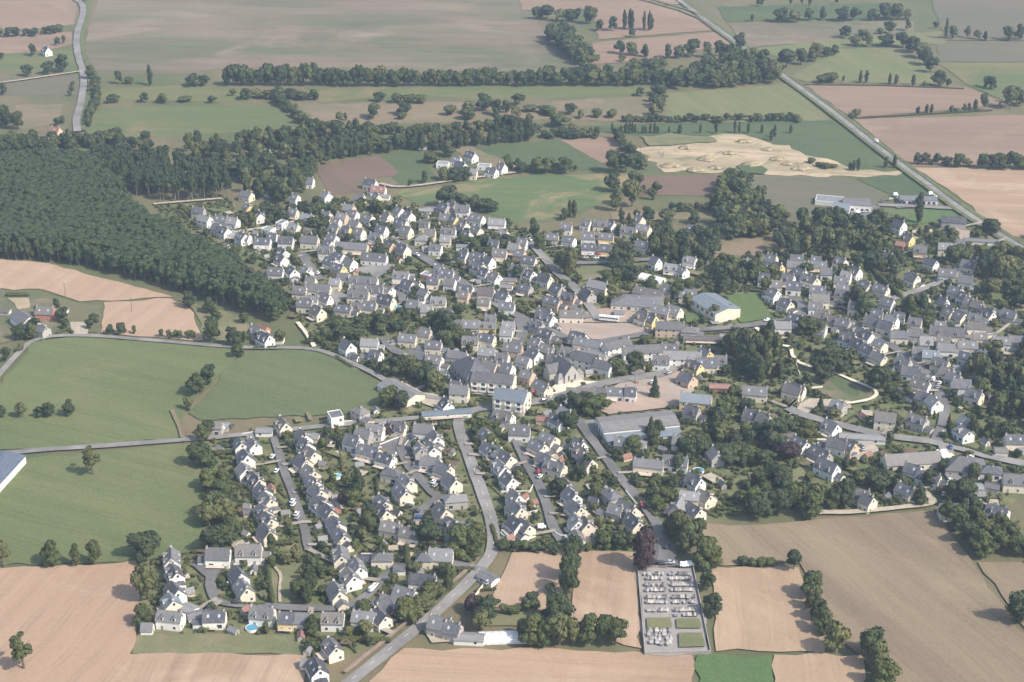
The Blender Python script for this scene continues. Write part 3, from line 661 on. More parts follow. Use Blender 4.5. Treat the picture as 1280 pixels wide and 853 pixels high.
HOUSES = []     # (object, x, y, L, W, rz)
CLASS = {'': ('house','house'), 'G': ('outbuilding','outbuilding'), 'F': ('flat_roofed_house','house'), 'B': ('barn','barn'), 'T': ('town_house','house'), 'S': ('shed','shed')}
def put(root, name, me, x, y, z, rz=0.0):
    return link(name, me, root, (x, y, z), rz)
def house(x, y, a, L, wk, rk, flags='', W=None, far=False, name=None, label=None, cat=None, hw=None, pitch=None, plain_=False):
    if not name and 'S' not in flags: L = max(5.5, L*.80)
    if not name and rk == 'd':
        u_ = random.Random(int(x*13.7+y*5.1)).random(); rk = 'k' if u_ < .13 else 'm' if u_ < .27 else 'd'
    kind = next((f for f in 'GFBS' if f in flags), ''); rs = random.Random(int(x*7.3+y*3.1))
    hw = hw or (2.5 if 'G' in flags or 'S' in flags else 5.4 if '2' in flags else 4.6 if 'B' in flags else rs.uniform(4.0, 4.8))
    pitch = R(pitch or (16 if 'G' in flags else 32 if ('h' in flags or 'B' in flags) else rs.uniform(38, 48)))
    W = W or (6 if 'G' in flags else 5 if 'S' in flags else rs.uniform(6.8, 7.9))
    nm, ct_ = CLASS[kind] if not name else (name, cat)
    root = bpy.data.objects.new(nm, None); COL.objects.link(root); root.empty_display_size = 1
    rz = R(a-90); root.location = (x, y, 0); root.rotation_euler = (0, 0, rz)
    root['category'] = ct_; root['look'] = ''
    BL = HOUSES.append((root, x, y, L, W, rz))
    if 'F' in flags:
        hw = 6.0 if '2' in flags else 3.4
        b = MB(); b.box(-L/2, -W/2, 0, L/2, W/2, hw); put(root, 'wall', b.mesh('wall', [M['wall_'+wk]]), 0, 0, 0)
        b = MB(); b.box(-L/2+.3, -W/2+.3, hw+.003, L/2-.3, W/2-.3, hw+.08); put(root, 'roof', b.mesh('roof', [M['roof_'+rk]]), 0, 0, 0)
        b = MB()
        for s_ in ((-L/2,-W/2,L/2,-W/2+.28),(-L/2,W/2-.28,L/2,W/2),(-L/2,-W/2+.28,-L/2+.28,W/2-.28),(L/2-.28,-W/2+.28,L/2,W/2-.28)): b.box(s_[0],s_[1],hw+.002,s_[2],s_[3],hw+.45)
        put(root, 'parapet', b.mesh('parapet', [M['white']]), 0, 0, 0)
        hr = hw
    else:
        wm, rm, hr = wall_roof(L, W, hw, pitch, wk, rk, 'h' in flags)
        put(root, 'wall', wm, 0, 0, 0); put(root, 'roof', rm, 0, 0, 0)
    gab = '' if ('h' in flags or 'F' in flags) else 'gabled '
    size = 'long ' if L >= 14 else 'small ' if L <= 6.5 else ''
    root['look'] = f"{size}{WNAME[wk]} {'flat-topped ' if 'F' in flags else 'hipped ' if 'h' in flags else gab}{ct_} with {RNAME[rk]} roof"
    # openings: gable (+x), front (-y), back gable
    k2 = 2.75
    if 'G' in flags or 'S' in flags:
        put(root, 'door', GDOOR if L > 6 else DOOR, L/2, 0, .02)
        if L > 8: put(root, 'window', WIN, rs.uniform(-.3, .3)*L, -W/2, 1.0, -math.pi/2)
    elif not plain_:
        fl = [1.0] + ([1.0+k2] if hw > 5 else [])
        for f in fl:
            put(root, 'window', WIN, L/2, rs.choice((-1, 1))*W*.24, f)
        if 'h' not in flags and 'F' not in flags and not far: put(root, 'window', WIN, L/2, rs.uniform(-.5, .5), hw+.55)
        n = max(2, int(L/4.2)); dn = rs.randrange(n)
        for i in range(n):
            px_ = (i+.5)/n*L-L/2
            if i == dn: put(root, 'door', DOOR, px_, -W/2, .02, -math.pi/2)
            else: put(root, 'window', WINL if rs.random() < .3 and not far else WIN, px_, -W/2, .9 if rs.random() < .8 else .7, -math.pi/2)
            if hw > 5: put(root, 'window', WIN, px_, -W/2, 1.0+k2, -math.pi/2)
        if not far:
            put(root, 'window', WIN, -L/2, W*.2, 1.0, math.pi); put(root, 'window', WIN, 0, W/2, 1.0, math.pi/2)
    if not ('G' in flags or 'S' in flags or 'F' in flags or 'B' in flags):
        cx = [L/2-.5, -L/2+.5] if rs.random() < .55 else [rs.choice((-1, 1))*(L/2-.5)]
        if 'h' in flags: cx = [0.8]
        for c in cx: put(root, 'chimney', CHIM, c, 0, hr+.3)
        if 'h' not in flags and hw < 5:
            for s_ in (-1, 1):
                u = rs.random()
                for c in ([-.25, .25] if L > 9.5 else [rs.uniform(-.2, .2)]):
                    yy = W/2*.52; zz = hw+(W/2-yy)*math.tan(pitch)+.28
                    if u < .28:
                        d = put(root, 'dormer', dormer_mesh(wk, rk), c*L, s_*(W/2-.15), hw+.9, 0 if s_ < 0 else math.pi)
                        put(d, 'dormer_window', DORM['w'], 0, 0, 0)
                    elif u < .75:
                        put(root, 'skylight', SKY, c*L, s_*yy, zz, 0 if s_ < 0 else math.pi)
        if 'x' not in flags and rs.random() < .55 and not far:      # garage or kitchen built on to one end or the back
            al, aw = rs.uniform(3.2, 4.6), rs.uniform(4.2, 5.4); end = rs.choice((-1, 1))
            wm, rm, _ = wall_roof(al, aw, 2.4, R(rs.choice((12, 35))), wk, rk, False, .2)
            an = put(root, 'annex', wm, end*(L/2+al/2-.03), rs.uniform(-.2, .35)*W*.5, 0)
            put(an, 'annex_roof', rm, 0, 0, 0); put(an, 'garage_door', GDOOR, 0, -aw/2, .02, -math.pi/2)
    if name: root['label'] = label
    return root
SKY = skylight_mesh(R(45))
def add_tile(ox, oy, txt, s=6.009):
    for e in txt.split(';'):
        e = e.split()
        if not e: continue
        u, v, a, L = float(e[0]), float(e[1]), float(e[2]), float(e[3]); wr = e[4]; fl = e[5] if len(e) > 5 else ''
        px, py = ox+u/s, oy+v/s
        x, y = G(px, py, 2.0 if ('G' in fl or 'S' in fl) else 3.6)
        house(x, y, a, L, wr[0], wr[1], fl, far=py < 330)
add_tile(190, 651, "150 300 12 13 wm;168 410 28 12 wd;172 545 33 12 wd;145 625 28 10 cb;140 740 80 14 wm;275 665 60 9 wl G;470 735 92 12 wd;330 715 115 9 wm G;500 275 88 14 wm;730 250 90 15 wd;650 430 30 11 wd;690 530 30 12 cd;830 710 82 13 wm;1015 750 85 9 yd;1120 750 85 12 cm")
add_tile(403, 651, "140 130 28 11 cd;515 60 70 12 cd;665 115 70 13 cd;970 35 38 11 cd;1000 120 -30 12 gl h;140 280 12 13 cm;335 290 90 9 gd G;450 285 90 12 cm h;580 358 90 6 wm G;765 290 90 9 cd h;890 280 85 14 cl;265 370 20 12 wl;212 440 28 11 wd;110 555 24 12 cm;755 455 80 15 wd;625 570 60 13 wm;520 635 60 13 wl;455 670 140 10 rd;435 735 38 11 cd;310 740 80 12 wl;80 745 88 12 wd;1245 430 50 11 wm G;890 800 70 13 gm;980 830 70 9 gd")
add_tile(320, 639, "380 690 30 11 cd;305 795 22 12 wd;262 765 80 6 cl S;1063 632 85 16 wl G", 3.9875)
add_tile(0, 639, "735 588 90 5 wm S", 3.9875)
add_tile(190, 530, "460 25 85 13 gd B;530 15 85 9 gl G;985 25 28 12 cd;845 55 90 11 wl G;668 168 20 9 wd;762 170 30 9 wm;705 275 25 10 wd;695 368 28 10 wm;775 430 35 13 cd;830 525 35 10 wd;868 590 33 11 cd;838 675 33 11 cd;872 735 32 11 cd;862 830 30 12 cd;1135 110 32 11 wd;1215 100 80 7 cl G;1155 175 32 10 wd;1195 235 35 11 cd;1135 305 35 10 cd;1190 380 35 11 cd;1215 455 35 10 wd;1240 530 35 11 cd;1255 620 35 11 wd")
add_tile(320, 426, "303 770 35 10 cd;335 820 35 10 wd;395 838 20 6 rd S", 4)
add_tile(320, 639, "362 18 30 11 cd;398 72 30 11 wd", 3.9875)
add_tile(403, 509, "100 85 20 11 wm F2;285 50 40 11 gk 2h;335 105 40 7 tm G;400 190 72 12 wl;560 165 70 13 cm;310 225 68 11 gm;230 270 60 11 wd;760 185 80 13 wd;850 245 20 10 wm;735 340 15 10 gl;825 325 20 10 wm;350 345 62 16 cd;475 400 60 12 wd;520 505 68 12 cd h;635 580 30 11 cd;600 655 28 13 cd;815 425 72 13 wd;910 485 55 11 cd;970 575 32 12 cd;1000 700 100 14 gl h;450 730 30 11 cd;455 805 30 11 cd;900 805 30 11 cd;1230 225 20 11 wm;1250 325 32 10 wd")
add_tile(616, 509, "80 85 60 14 wd;200 195 85 14 wm;490 110 40 12 wd;545 70 40 11 wl;380 95 80 9 tr G;420 255 45 12 cd;340 312 45 12 cd;395 405 45 11 cd;465 460 58 14 cd;645 305 40 9 wd;672 358 35 11 cd;712 425 35 10 cd;30 350 40 10 wl;100 395 38 11 cd;60 465 25 13 wl;120 560 30 10 wm;170 695 30 10 wd;175 780 32 12 cd;555 615 20 13 gd;590 685 30 11 wd;622 775 32 12 cd;885 670 30 13 gd h;1010 785 38 14 cd;925 790 60 9 gm;985 285 75 12 gm;1090 290 -20 11 gm h;1170 445 78 19 cm x")
add_tile(616, 651, "175 45 30 11 wd;240 60 32 11 cd;630 40 15 9 wl;630 140 12 9 wd;700 50 20 9 cm;1060 30 25 13 cd", 6.009)
add_tile(829, 509, "150 275 75 14 wd;90 425 78 16 wm;250 290 40 8 cm;390 375 15 11 gl;570 325 35 13 cd;235 570 38 11 wd;195 685 80 12 cl;310 685 38 11 cd;110 775 -20 11 gl;235 790 35 11 cd;665 75 60 11 wd;755 110 50 9 gm;935 215 80 10 ck G;1030 290 32 12 wd;1180 365 38 15 gd;1230 470 42 15 wd")
add_tile(1067, 509, "235 110 75 14 cd 2;480 115 48 13 gm;830 200 20 11 wl;840 130 20 10 wl;440 490 60 10 wd;560 535 60 15 wd;395 640 38 12 cd;45 670 70 12 gm;105 720 40 8 cm;1030 480 80 14 wd h;860 600 85 18 wl G;1230 575 82 18 cm;1040 600 70 9 gm G;735 785 88 15 cd;1080 790 52 13 wd;1205 262 88 13 cd;1105 330 85 8 ck G")
add_tile(960, 426, "315 440 35 11 wm;345 530 60 13 wm;410 540 40 8 td;470 485 82 30 wl G;350 335 48 10 gl;140 255 60 12 cd", 4)
add_tile(403, 390, "190 275 35 11 wm;355 245 85 13 wl;400 335 65 9 wd;640 210 80 13 cm;770 175 75 9 cm;835 265 82 12 cm;745 278 80 7 gd G;920 50 85 14 cd;715 345 70 13 tm;840 378 70 12 wd;880 470 75 10 wm G;1015 340 70 15 cm;1010 115 85 10 wm;1112 115 85 13 gm;1240 115 85 13 ym;1110 235 85 12 cm;1230 215 70 13 cd;1240 320 70 13 cl;1030 620 80 13 cm 2;930 705 25 9 wd;1000 575 80 8 td")
add_tile(616, 390, "400 55 50 14 wd;590 35 85 18 ck x;330 110 60 10 gd;395 180 60 12 gd;640 200 60 13 wd;660 240 70 10 cd;1125 60 45 11 cd;1190 75 45 9 yd;150 290 75 14 tm;410 300 50 12 gd;570 325 70 12 wm;700 375 60 22 wm 2;755 255 70 12 wm;930 270 122 22 wm 2x;1115 315 98 28 wm 2x;780 350 60 15 gl;830 420 58 14 wm;370 575 40 14 cd;660 625 84 20 gk x;790 615 84 9 wm;920 615 84 14 wd;1035 625 80 8 wd;1265 385 80 12 wm;100 560 60 10 gd")
add_tile(829, 390, "50 135 85 22 tm 2x;200 150 80 13 gk h;330 205 86 36 gk Gx;510 190 86 17 wl G;895 115 85 13 wl;990 70 55 12 wd;50 290 85 13 ym;140 360 86 28 wl 2x;312 325 40 10 yd;230 420 45 12 yd;325 400 86 15 cd;430 378 86 9 gm;180 510 40 12 td;425 565 86 15 rr G;215 765 60 10 gd;690 615 78 17 cm;970 605 58 13 cd")
add_tile(1067, 390, "30 155 30 11 wd;240 125 50 12 cd;340 185 85 13 cd;460 175 80 11 gm;700 170 80 26 cm x;715 22 35 8 cm;800 45 30 10 cm;920 120 80 14 wd;910 60 70 10 wm;1010 30 30 10 wd;1160 40 60 11 gd;30 260 35 11 wd;105 300 35 11 wd;185 355 38 12 cd;690 290 85 13 wm;500 310 80 12 gd;575 340 80 12 gb;650 405 52 12 cd;855 270 85 14 cm;1105 235 85 13 wm;1220 225 85 13 cd;370 395 50 11 gd;425 465 72 13 wd;500 555 58 13 wd;540 655 58 14 wd;600 700 20 10 wl;700 465 50 10 cd;750 505 50 10 gd;805 575 84 13 wd 2;905 640 48 11 cd;970 325 60 12 gd h")
add_tile(300, 260, "150 72 20 9 wd;215 180 60 10 wl F2;315 130 60 7 wl F2;510 90 70 11 cl;520 170 60 9 ck G;20 235 40 10 wm;170 268 84 14 wd;345 262 84 13 wd;525 258 80 15 cm;650 335 80 13 cm;840 305 80 28 cm x;1010 385 78 22 wm x;1125 295 40 10 td;1225 325 45 11 cd;1105 80 40 9 cm;1210 132 58 12 cd;800 190 60 8 yd;310 395 40 11 wd;320 350 40 10 wd;270 495 80 13 wm;395 495 30 10 wd;500 482 30 10 wl;685 420 50 12 wd;740 465 50 12 yd;585 620 80 21 cm x;450 635 80 11 cm;930 560 80 23 wm x;890 670 80 17 cm x;1020 630 80 13 wm;1110 625 45 10 wd;630 695 60 12 wm;540 700 80 11 wm;490 735 80 12 cm;585 795 40 11 cd;780 770 75 13 cd;880 755 75 8 cm;970 755 80 12 cm;1100 715 60 13 cd;1210 525 80 13 wm;1260 595 50 11 wd")
add_tile(513, 260, "110 22 85 11 cl G;315 100 45 12 yd;260 92 80 10 wm;385 28 80 11 wm;500 90 60 13 wm;110 118 85 9 wl G;90 238 82 12 cl h;285 190 80 13 wm;650 122 80 15 wl;500 180 45 9 cm;395 292 85 11 wl G;670 358 80 12 cd;510 382 55 13 wd;590 415 45 8 wd;510 460 48 12 cd;560 505 45 9 wd;635 535 45 9 wd;810 482 58 14 wd;890 415 70 12 cd;925 440 80 9 ck G;740 545 85 12 rm G;900 508 45 8 wd;1010 548 50 12 cd;410 622 75 13 cd;570 652 75 13 cd;695 675 55 11 wd;720 595 80 10 wl G;725 752 80 12 wd;210 720 85 12 cl;250 805 85 13 cd;270 515 80 12 wd;215 485 80 8 wm;40 595 50 10 wd;105 655 50 9 wm;20 745 80 10 gm;860 612 60 11 gd;1060 232 80 12 cm;1170 158 80 10 wm;1190 252 60 11 wm;1010 805 50 13 wd;1105 625 40 11 gd;1190 685 60 12 td;1065 715 60 14 td;820 360 70 9 tm")
add_tile(726, 260, "40 128 60 9 wm;150 132 80 13 cm;228 140 40 8 wm;440 108 40 8 cm;360 185 70 14 cm;470 165 55 13 cl;55 232 85 12 wm;190 228 80 13 ym;60 312 82 12 wd;178 322 80 11 yd;460 292 55 11 wm;835 175 60 8 wm;560 422 40 8 wm;685 462 70 13 wl;765 480 40 8 wm;820 408 60 11 wl;130 600 60 17 cl x;50 660 30 13 gd;780 652 80 16 gd h;805 665 80 14 cm;600 785 60 15 gl;480 822 45 11 yd;290 790 85 8 wl G;640 640 60 10 tm;700 790 50 12 cl")
add_tile(1067, 260, "340 150 35 11 wd 2;405 238 40 10 yd;500 332 75 11 td;350 282 60 6 rr S;255 392 40 9 wd 2;578 428 40 11 wd;700 312 80 15 cl;800 282 80 7 tm;950 392 40 11 cd;855 442 60 11 cm;700 505 75 14 cm;840 558 70 11 wm;440 545 40 10 cd;85 595 35 11 cd;205 625 50 12 cm;520 702 40 9 cm;765 642 50 11 cm;828 685 35 10 wd;878 722 50 10 cd;718 792 30 10 cd;930 745 45 10 gd;1000 795 45 13 wd;800 805 70 11 tm;670 720 40 7 wd;960 250 82 30 cm Gx;1165 822 60 10 gd")
add_tile(300, 160, "515 412 80 10 wm;165 242 60 11 cm;200 205 60 10 gm;225 495 80 10 wm G;50 512 60 12 cm;62 608 40 8 ym;650 525 40 8 wl;415 540 60 7 wm;980 425 60 13 wd;1030 532 30 8 cm;1085 518 85 10 wl G;900 540 70 9 cm;500 690 70 11 cl;850 660 60 9 wm")
add_tile(513, 160, "245 262 80 12 wl F;455 220 45 12 wd;380 292 45 12 wd;555 278 80 13 wl F;462 348 80 10 cl;610 335 60 11 wd;685 312 50 8 wm;345 250 70 9 wm;95 138 80 9 wl G;250 612 50 11 gd;130 622 85 11 cl G;400 628 80 11 wm;310 602 50 9 gd")
add_tile(910, 260, "290 455 60 11 wd;375 465 40 8 yd;510 442 85 15 cm;668 442 85 16 cm;845 420 40 10 cm;270 545 75 9 cd;490 605 80 12 wd;672 630 80 13 wd;450 550 60 10 wm;640 562 30 9 cm;840 562 80 10 cm;590 548 50 9 wm;340 660 40 9 wm;430 732 40 11 cd;690 702 85 14 cd;872 672 70 15 cd x")
add_tile(970, 370, "345 165 60 11 wd;420 190 60 13 gd;500 215 60 11 gd;540 335 50 12 wm;720 205 60 12 gd")
add_tile(0, 350, "320 388 60 9 gm;290 365 40 8 wm;470 230 85 8 gk G;20 235 85 12 gk G;228 340 38 13 gk B")
add_tile(190, 220, "398 348 60 12 wl 2;520 338 70 12 wm;605 352 70 11 wl;540 425 50 11 wd;625 432 70 12 wl F;685 472 70 13 wm;350 275 80 11 gd;490 400 60 9 wm")
add_tile(190, 350, "790 405 50 13 gm;850 452 45 12 wd;945 447 85 9 cm G;835 372 50 8 rr S")
add_tile(0, 0, "234 260 40 11 wd", 4); add_tile(0, 0, "280 660 70 10 tr", 4)
# ------------------------------------------------------------------ larger buildings
def big(name, cat, label, px, z, a, L, W, hw, pitch, wk, rk, fl='x', plain_=True):
    x, y = G(*px, z)
    return house(x, y, a, L, wk, rk, fl, W=W, hw=hw, pitch=pitch, name=name, label=label, cat=cat, plain_=plain_)
def strip_windows(o, n, L, y, z, rz, me=None):
    for i in range(n): put(o, 'window', me or WINL, (i+.5)/n*L-L/2, y, z, rz)
whs = big('warehouse', 'warehouse', 'wide low warehouse with pale brown-grey roof and a blue-roofed lean-to along its front', (797,524), 7, 102, 42, 17, 5.6, 10, 'w', 'p', 'Gx')
for c in list(whs.children):
    if c.name.startswith(('door', 'window')): bpy.data.objects.remove(c)
lt = MB(); lt.box(-20.5, -6.5, 0, 20.5, 0, 2.95)
lo = put(whs, 'lean_to', lt.mesh('lean_to', [M['wall_w']]), 0, -8.53, 0)
lr = MB(); lr.hexa([(-20.8,-6.9,2.9),(20.8,-6.9,2.9),(20.8,-.1,4.2),(-20.8,-.1,4.2),(-20.8,-6.9,3.1),(20.8,-6.9,3.1),(20.8,-.1,4.4),(-20.8,-.1,4.4)])
put(lo, 'lean_to_roof', lr.mesh('lean_to_roof', [M['roof_b']]), 0, 0, 0)
strip_windows(whs, 9, 40, -15.05, 1.0, -math.pi/2)
for yy in (-5, 0, 5): put(whs, 'loading_door', box_mesh('loading_door', .16, 3.2, 3.6, [M['roof_l']]), -21, yy, .02, math.pi)
hall = big('sports_hall', 'sports hall', 'large sports hall with blue-grey low-pitched roof and cream gable beside the bright sports field', (894,379), 7, 28, 28, 19, 6.5, 13, 'c', 'b', 'Gx')
strip_windows(hall, 5, 26, -9.5, 3.6, -math.pi/2)
def balconies(o, L, W, floors, n):
    for f in range(floors):
        for i in range(n):
            b = MB(); b.box(-1.7, -1.5, 0, 1.7, 0, .18); b.box(-1.7, -1.5, .18, 1.7, -1.4, 1.1); b.box(-1.7, -1.4, .18, -1.6, 0, 1.1); b.box(1.6, -1.4, .18, 1.7, 0, 1.1)
            put(o, 'balcony', b.mesh('balcony', [M['white']]), (i+.5)/n*L-L/2, -W/2, 2.9*(f+1)-.2)
            put(o, 'window', WINL, (i+.5)/n*L-L/2, -W/2, 2.9*(f+1)+.1, -math.pi/2)
apt = big('apartment_block', 'apartment block', 'three-storey cream apartment block with rows of white balconies and pale roof', (617,474), 8, 78, 24, 12, 8.6, 26, 'c', 'm', 'x')
balconies(apt, 24, 12, 2, 5)
ap2 = big('apartment_building', 'apartment building', 'tall grey apartment building under a big dark hipped roof behind the balconied block', (590,461), 8, 25, 24, 17, 7.8, 38, 'g', 'd', 'hx')
strip_windows(ap2, 5, 22, -8.5, 4.4, -math.pi/2); strip_windows(ap2, 5, 22, -8.5, 1.2, -math.pi/2)
ap3 = big('residence', 'apartment building', 'cream three-storey residence with blue-grey roof beside a small car park', (640,495), 8, 72, 18, 14, 8.2, 28, 'c', 'b', 'x')
balconies(ap3, 18, 14, 2, 3); put(ap3, 'window', WINL, 9, 3, 4.2); put(ap3, 'window', WINL, 9, -3, 4.2); put(ap3, 'window', WINL, 9, 3, 1.2); put(ap3, 'window', WINL, 9, -3, 1.2)
yel = big('yellow_building', 'building', 'bright yellow two-storey building with blue-grey roof by the dug-up square', (870,501), 5, 77, 17, 10, 6, 30, 'y', 'b', 'x', False)
lob = big('long_building', 'building', 'long cream building with grey-brown roof and an orange and white end bay', (1140,572), 5, 98, 30, 10, 3.6, 38, 'c', 'k', 'x', False)
e = MB(); e.box(0, -4, 0, 5, 4.5, 6.2, 0); e.box(5.0, -4.6, 0, 8, 3, 4.4, 1); put(lob, 'end_bay', e.mesh('end_bay', [M['wall_w'], M['wall_y']]), 14.8, 0, 0)
hsh = big('stone_house', 'house', 'big grey stone house with broad hipped slate roof inside a curved hedge', (1206,580), 4, 80, 20, 15, 3.4, 32, 'g', 'm', 'hx', False)
phl = big('village_hall', 'hall', 'long pale hall with low roof and cream gable at the corner of the green field', (501,487), 4, 41, 27, 13, 3.4, 20, 'c', 'l', 'Gx')
shl = big('long_shelter', 'shelter', 'long low shelter with pale and blue-grey roof beside the lane junction', (558,516), 2.5, 99, 27, 6, 2.6, 8, 'w', 'b', 'Gx')
dbn = big('dark_barn', 'barn', 'dark slate-roofed barn standing by the highway', (1192,277), 5, 78, 17, 12, 6, 22, 'g', 'd', 'Bx')
un1 = big('industrial_unit', 'industrial unit', 'white flat-topped industrial unit farthest from the highway', (1037,248), 4, 75, 20, 14, 5.5, 4, 'w', 'l', 'F')
un2 = big('industrial_unit', 'industrial unit', 'industrial unit with blue-grey roof between two white units', (1052,260), 4, 75, 12, 17, 5, 10, 'w', 'b', 'Gx')
un3 = big('industrial_unit', 'industrial unit', 'broad white industrial unit with grey roof beside the works yard', (1071,255), 4, 82, 20, 15, 5.5, 9, 'w', 'm', 'Gx')
un4 = big('garage_showroom', 'showroom', 'long low white showroom with parked cars at the highway turning', (1148,249), 3, 85, 27, 10, 3.6, 9, 'w', 'm', 'Gx')
strip_windows(un4, 7, 25, -5, .8, -math.pi/2); strip_windows(un3, 5, 18, -7.5, 1, -math.pi/2)
sch = big('school', 'school', 'sprawling school with low grey roofs among trees', (797,377), 3, 80, 32, 19, 3.4, 14, 'c', 'm', 'hx', False)
sc2 = big('school_wing', 'school building', 'dark-roofed school wing behind the sprawling grey-roofed school', (812,366), 3, 62, 20, 11, 3.2, 25, 'g', 'k', 'x', False)
fbn = big('farm_barn', 'barn', 'large farm barn with blue-grey roof and white gable edges at the left village farm', (30,400), 4, 40, 17, 11, 4.6, 35, 'w', 'm', 'Bx')
brk = big('brick_building', 'farm building', 'red brick farm building with grey-brown roof', (57,391), 4, 86, 11, 10, 4.8, 32, 'r', 'k', 'x', False)
rcb = big('red_cube_building', 'house', 'small flat-topped red cube building on the village street', (534,343), 3, 60, 7, 7, 5.2, 5, 'r', 'l', 'F', False)
rfh = big('red_roofed_farmhouse', 'house', 'white farmhouse with bright red roof beside the brown fields', (473,238), 3.5, 80, 11, 8, 3.2, 42, 'w', 'r', '', False)
ex, ey = G(4, 600, 5); q = R(-8)
bbn = house(ex-10*math.cos(q), ey-10*math.sin(q), -9, 52, 'w', 'u', 'Gx', W=20, hw=4.8, pitch=12, name='farm_shed', label='huge blue metal-roofed farm shed at the edge of the green field', cat='shed', plain_=True)
def arch(name, cat, label, px, a, L, r, mat, flat=.7):
    x, y = G(*px, 1.5); root = bpy.data.objects.new(name, None); COL.objects.link(root); root.location = (x, y, 0); root.rotation_euler = (0, 0, R(a-90))
    tag(root, label, cat); n = 12; b = MB(); e2 = MB()
    ring = [(r*math.cos(math.pi*i/n), r*math.sin(math.pi*i/n)*flat) for i in range(n+1)]
    for (y0, z0), (y1, z1) in zip(ring, ring[1:]): b.poly([(-L/2,y0,z0),(L/2,y0,z0),(L/2,y1,z1),(-L/2,y1,z1)])
    for s_ in (-1, 1): e2.poly([(s_*L/2*.995, y0*.99, z0*.99) for y0, z0 in (ring if s_ > 0 else ring[::-1])])
    hoops = MB()
    for k in range(int(L/3)+1):
        xx = -L/2+k*3
        for (y0, z0), (y1, z1) in zip(ring, ring[1:]): hoops.cyl((xx,y0*1.01,z0*1.01),(xx,y1*1.01,z1*1.01),.07,.07,4)
    put(root, 'cover', b.mesh('cover', [mat]), 0, 0, 0); put(root, 'end_wall', e2.mesh('end_wall', [M['wall_w']]), 0, 0, 0); put(root, 'hoop_frame', hoops.mesh('hoop_frame', [M['roof_l']]), 0, 0, 0)
    put(root, 'door', box_mesh('door', .16, 2.2, 2.1, [M['glass']]), L/2, 0, 0)
    HOUSES.append((root, x, y, L, 2*r, R(a-90))); return root
M['plastic'] = plain('milky_plastic', (.66, .66, .63), .06, .3, .4, .4)
arch('polytunnel', 'polytunnel', 'long milky polytunnel behind the row of dark trees', (629,795), 93, 21, 4.2, M['plastic'])
arch('arched_shed', 'shed', 'white arched shed with rounded roof beside the tree clump', (815,348), 55, 17, 4.5, M['white'])

# church: nave, transept, chapels and a slated steeple
cx, cy = G(706, 466, 4)
ch = bpy.data.objects.new('church', None); COL.objects.link(ch); ch.scale = (.86, .86, .9); ch.location = (cx, cy, 0); ch.rotation_euler = (0, 0, R(30-90))
tag(ch, 'grey stone church with steep dark slate roof, chapels and slated steeple', 'church')
HOUSES.append((ch, cx, cy, 24, 18, R(30-90)))
wm, rm, hr = wall_roof(18, 11, 6.8, R(50), 'g', 'd'); put(ch, 'nave_wall', wm, 0, 0, 0); put(ch, 'nave_roof', rm, 0, 0, 0)
wm, rm, _ = wall_roof(9, 8, 6.2, R(48), 'g', 'm'); t_ = put(ch, 'transept', wm, -4, -7.3, 0, -math.pi/2); put(t_, 'transept_roof', rm, 0, 0, 0)
for yy in (-7.2, 7.2):
    wm, rm, _ = wall_roof(5.5, 5, 5, R(45), 'g', 'l', True, .25); t_ = put(ch, 'chapel', wm, 5.5, yy, 0, -math.pi/2 if yy < 0 else math.pi/2); put(t_, 'chapel_roof', rm, 0, 0, 0)
b = MB(); b.box(-1.9, -1.9, 0, 1.9, 1.9, 12.5); b.box(-2.1, -2.1, 12.5, 2.1, 2.1, 13)
tw = put(ch, 'tower', b.mesh('tower', [M['stone']]), -10.9, 0, 0)
b = MB(); b.cyl((0, 0, 13.003), (0, 0, 20), 1.9, .08, 8); put(tw, 'spire', b.mesh('spire', [M['roof_d']]), 0, 0, 0)
b = MB(); b.box(-.06, -.06, 19.8, .06, .06, 21.4); b.box(-.06, -.5, 20.6, .06, .5, 20.75); put(tw, 'cross', b.mesh('cross', [M['roof_d']]), 0, 0, 0)
GW = MB(); GW.box(-.08, -.55, 0, .08, .55, 3.2); GW.poly([(.08, -.55, 3.2), (.08, .55, 3.2), (.08, 0, 4.2)]); GW = GW.mesh('window', [M['glass']])
for xx in (1, ): put(ch, 'window', GW, xx, -5.5, 2.4, -math.pi/2); put(ch, 'window', GW, xx, 5.5, 2.4, math.pi/2)
put(ch, 'window', GW, 9, -2.4, 2.6); put(ch, 'window', GW, 9, 2.4, 2.6); put(ch, 'door', box_mesh('door', .16, 2.0, 3.0, [M['door']]), 9, 0, 0)
# stone monument on the square
mx, my = G(795, 480)
mo = bpy.data.objects.new('monument', None); COL.objects.link(mo); mo.location = (mx, my, 0); tag(mo, 'tall pale stone monument on a stepped round base in the square', 'monument')
b = MB()
for i, r_ in enumerate((3.0, 2.3, 1.6)): b.cyl((0, 0, i*.35), (0, 0, i*.35+.35), r_, r_, 16)
put(mo, 'base', b.mesh('base', [M['roof_r']]), 0, 0, 0)
b = MB(); b.box(-.6, -.6, 1.05, .6, .6, 2.2); b.cyl((0, 0, 2.2), (0, 0, 6.4), .42, .28, 8); put(mo, 'shaft', b.mesh('shaft', [M['stone']]), 0, 0, 0)
b = MB(); b.box(-.12, -.9, 7.1, .12, .9, 7.4); b.box(-.12, -.15, 6.4, .12, .15, 8.2); put(mo, 'cross', b.mesh('cross', [M['stone']]), 0, 0, 0)

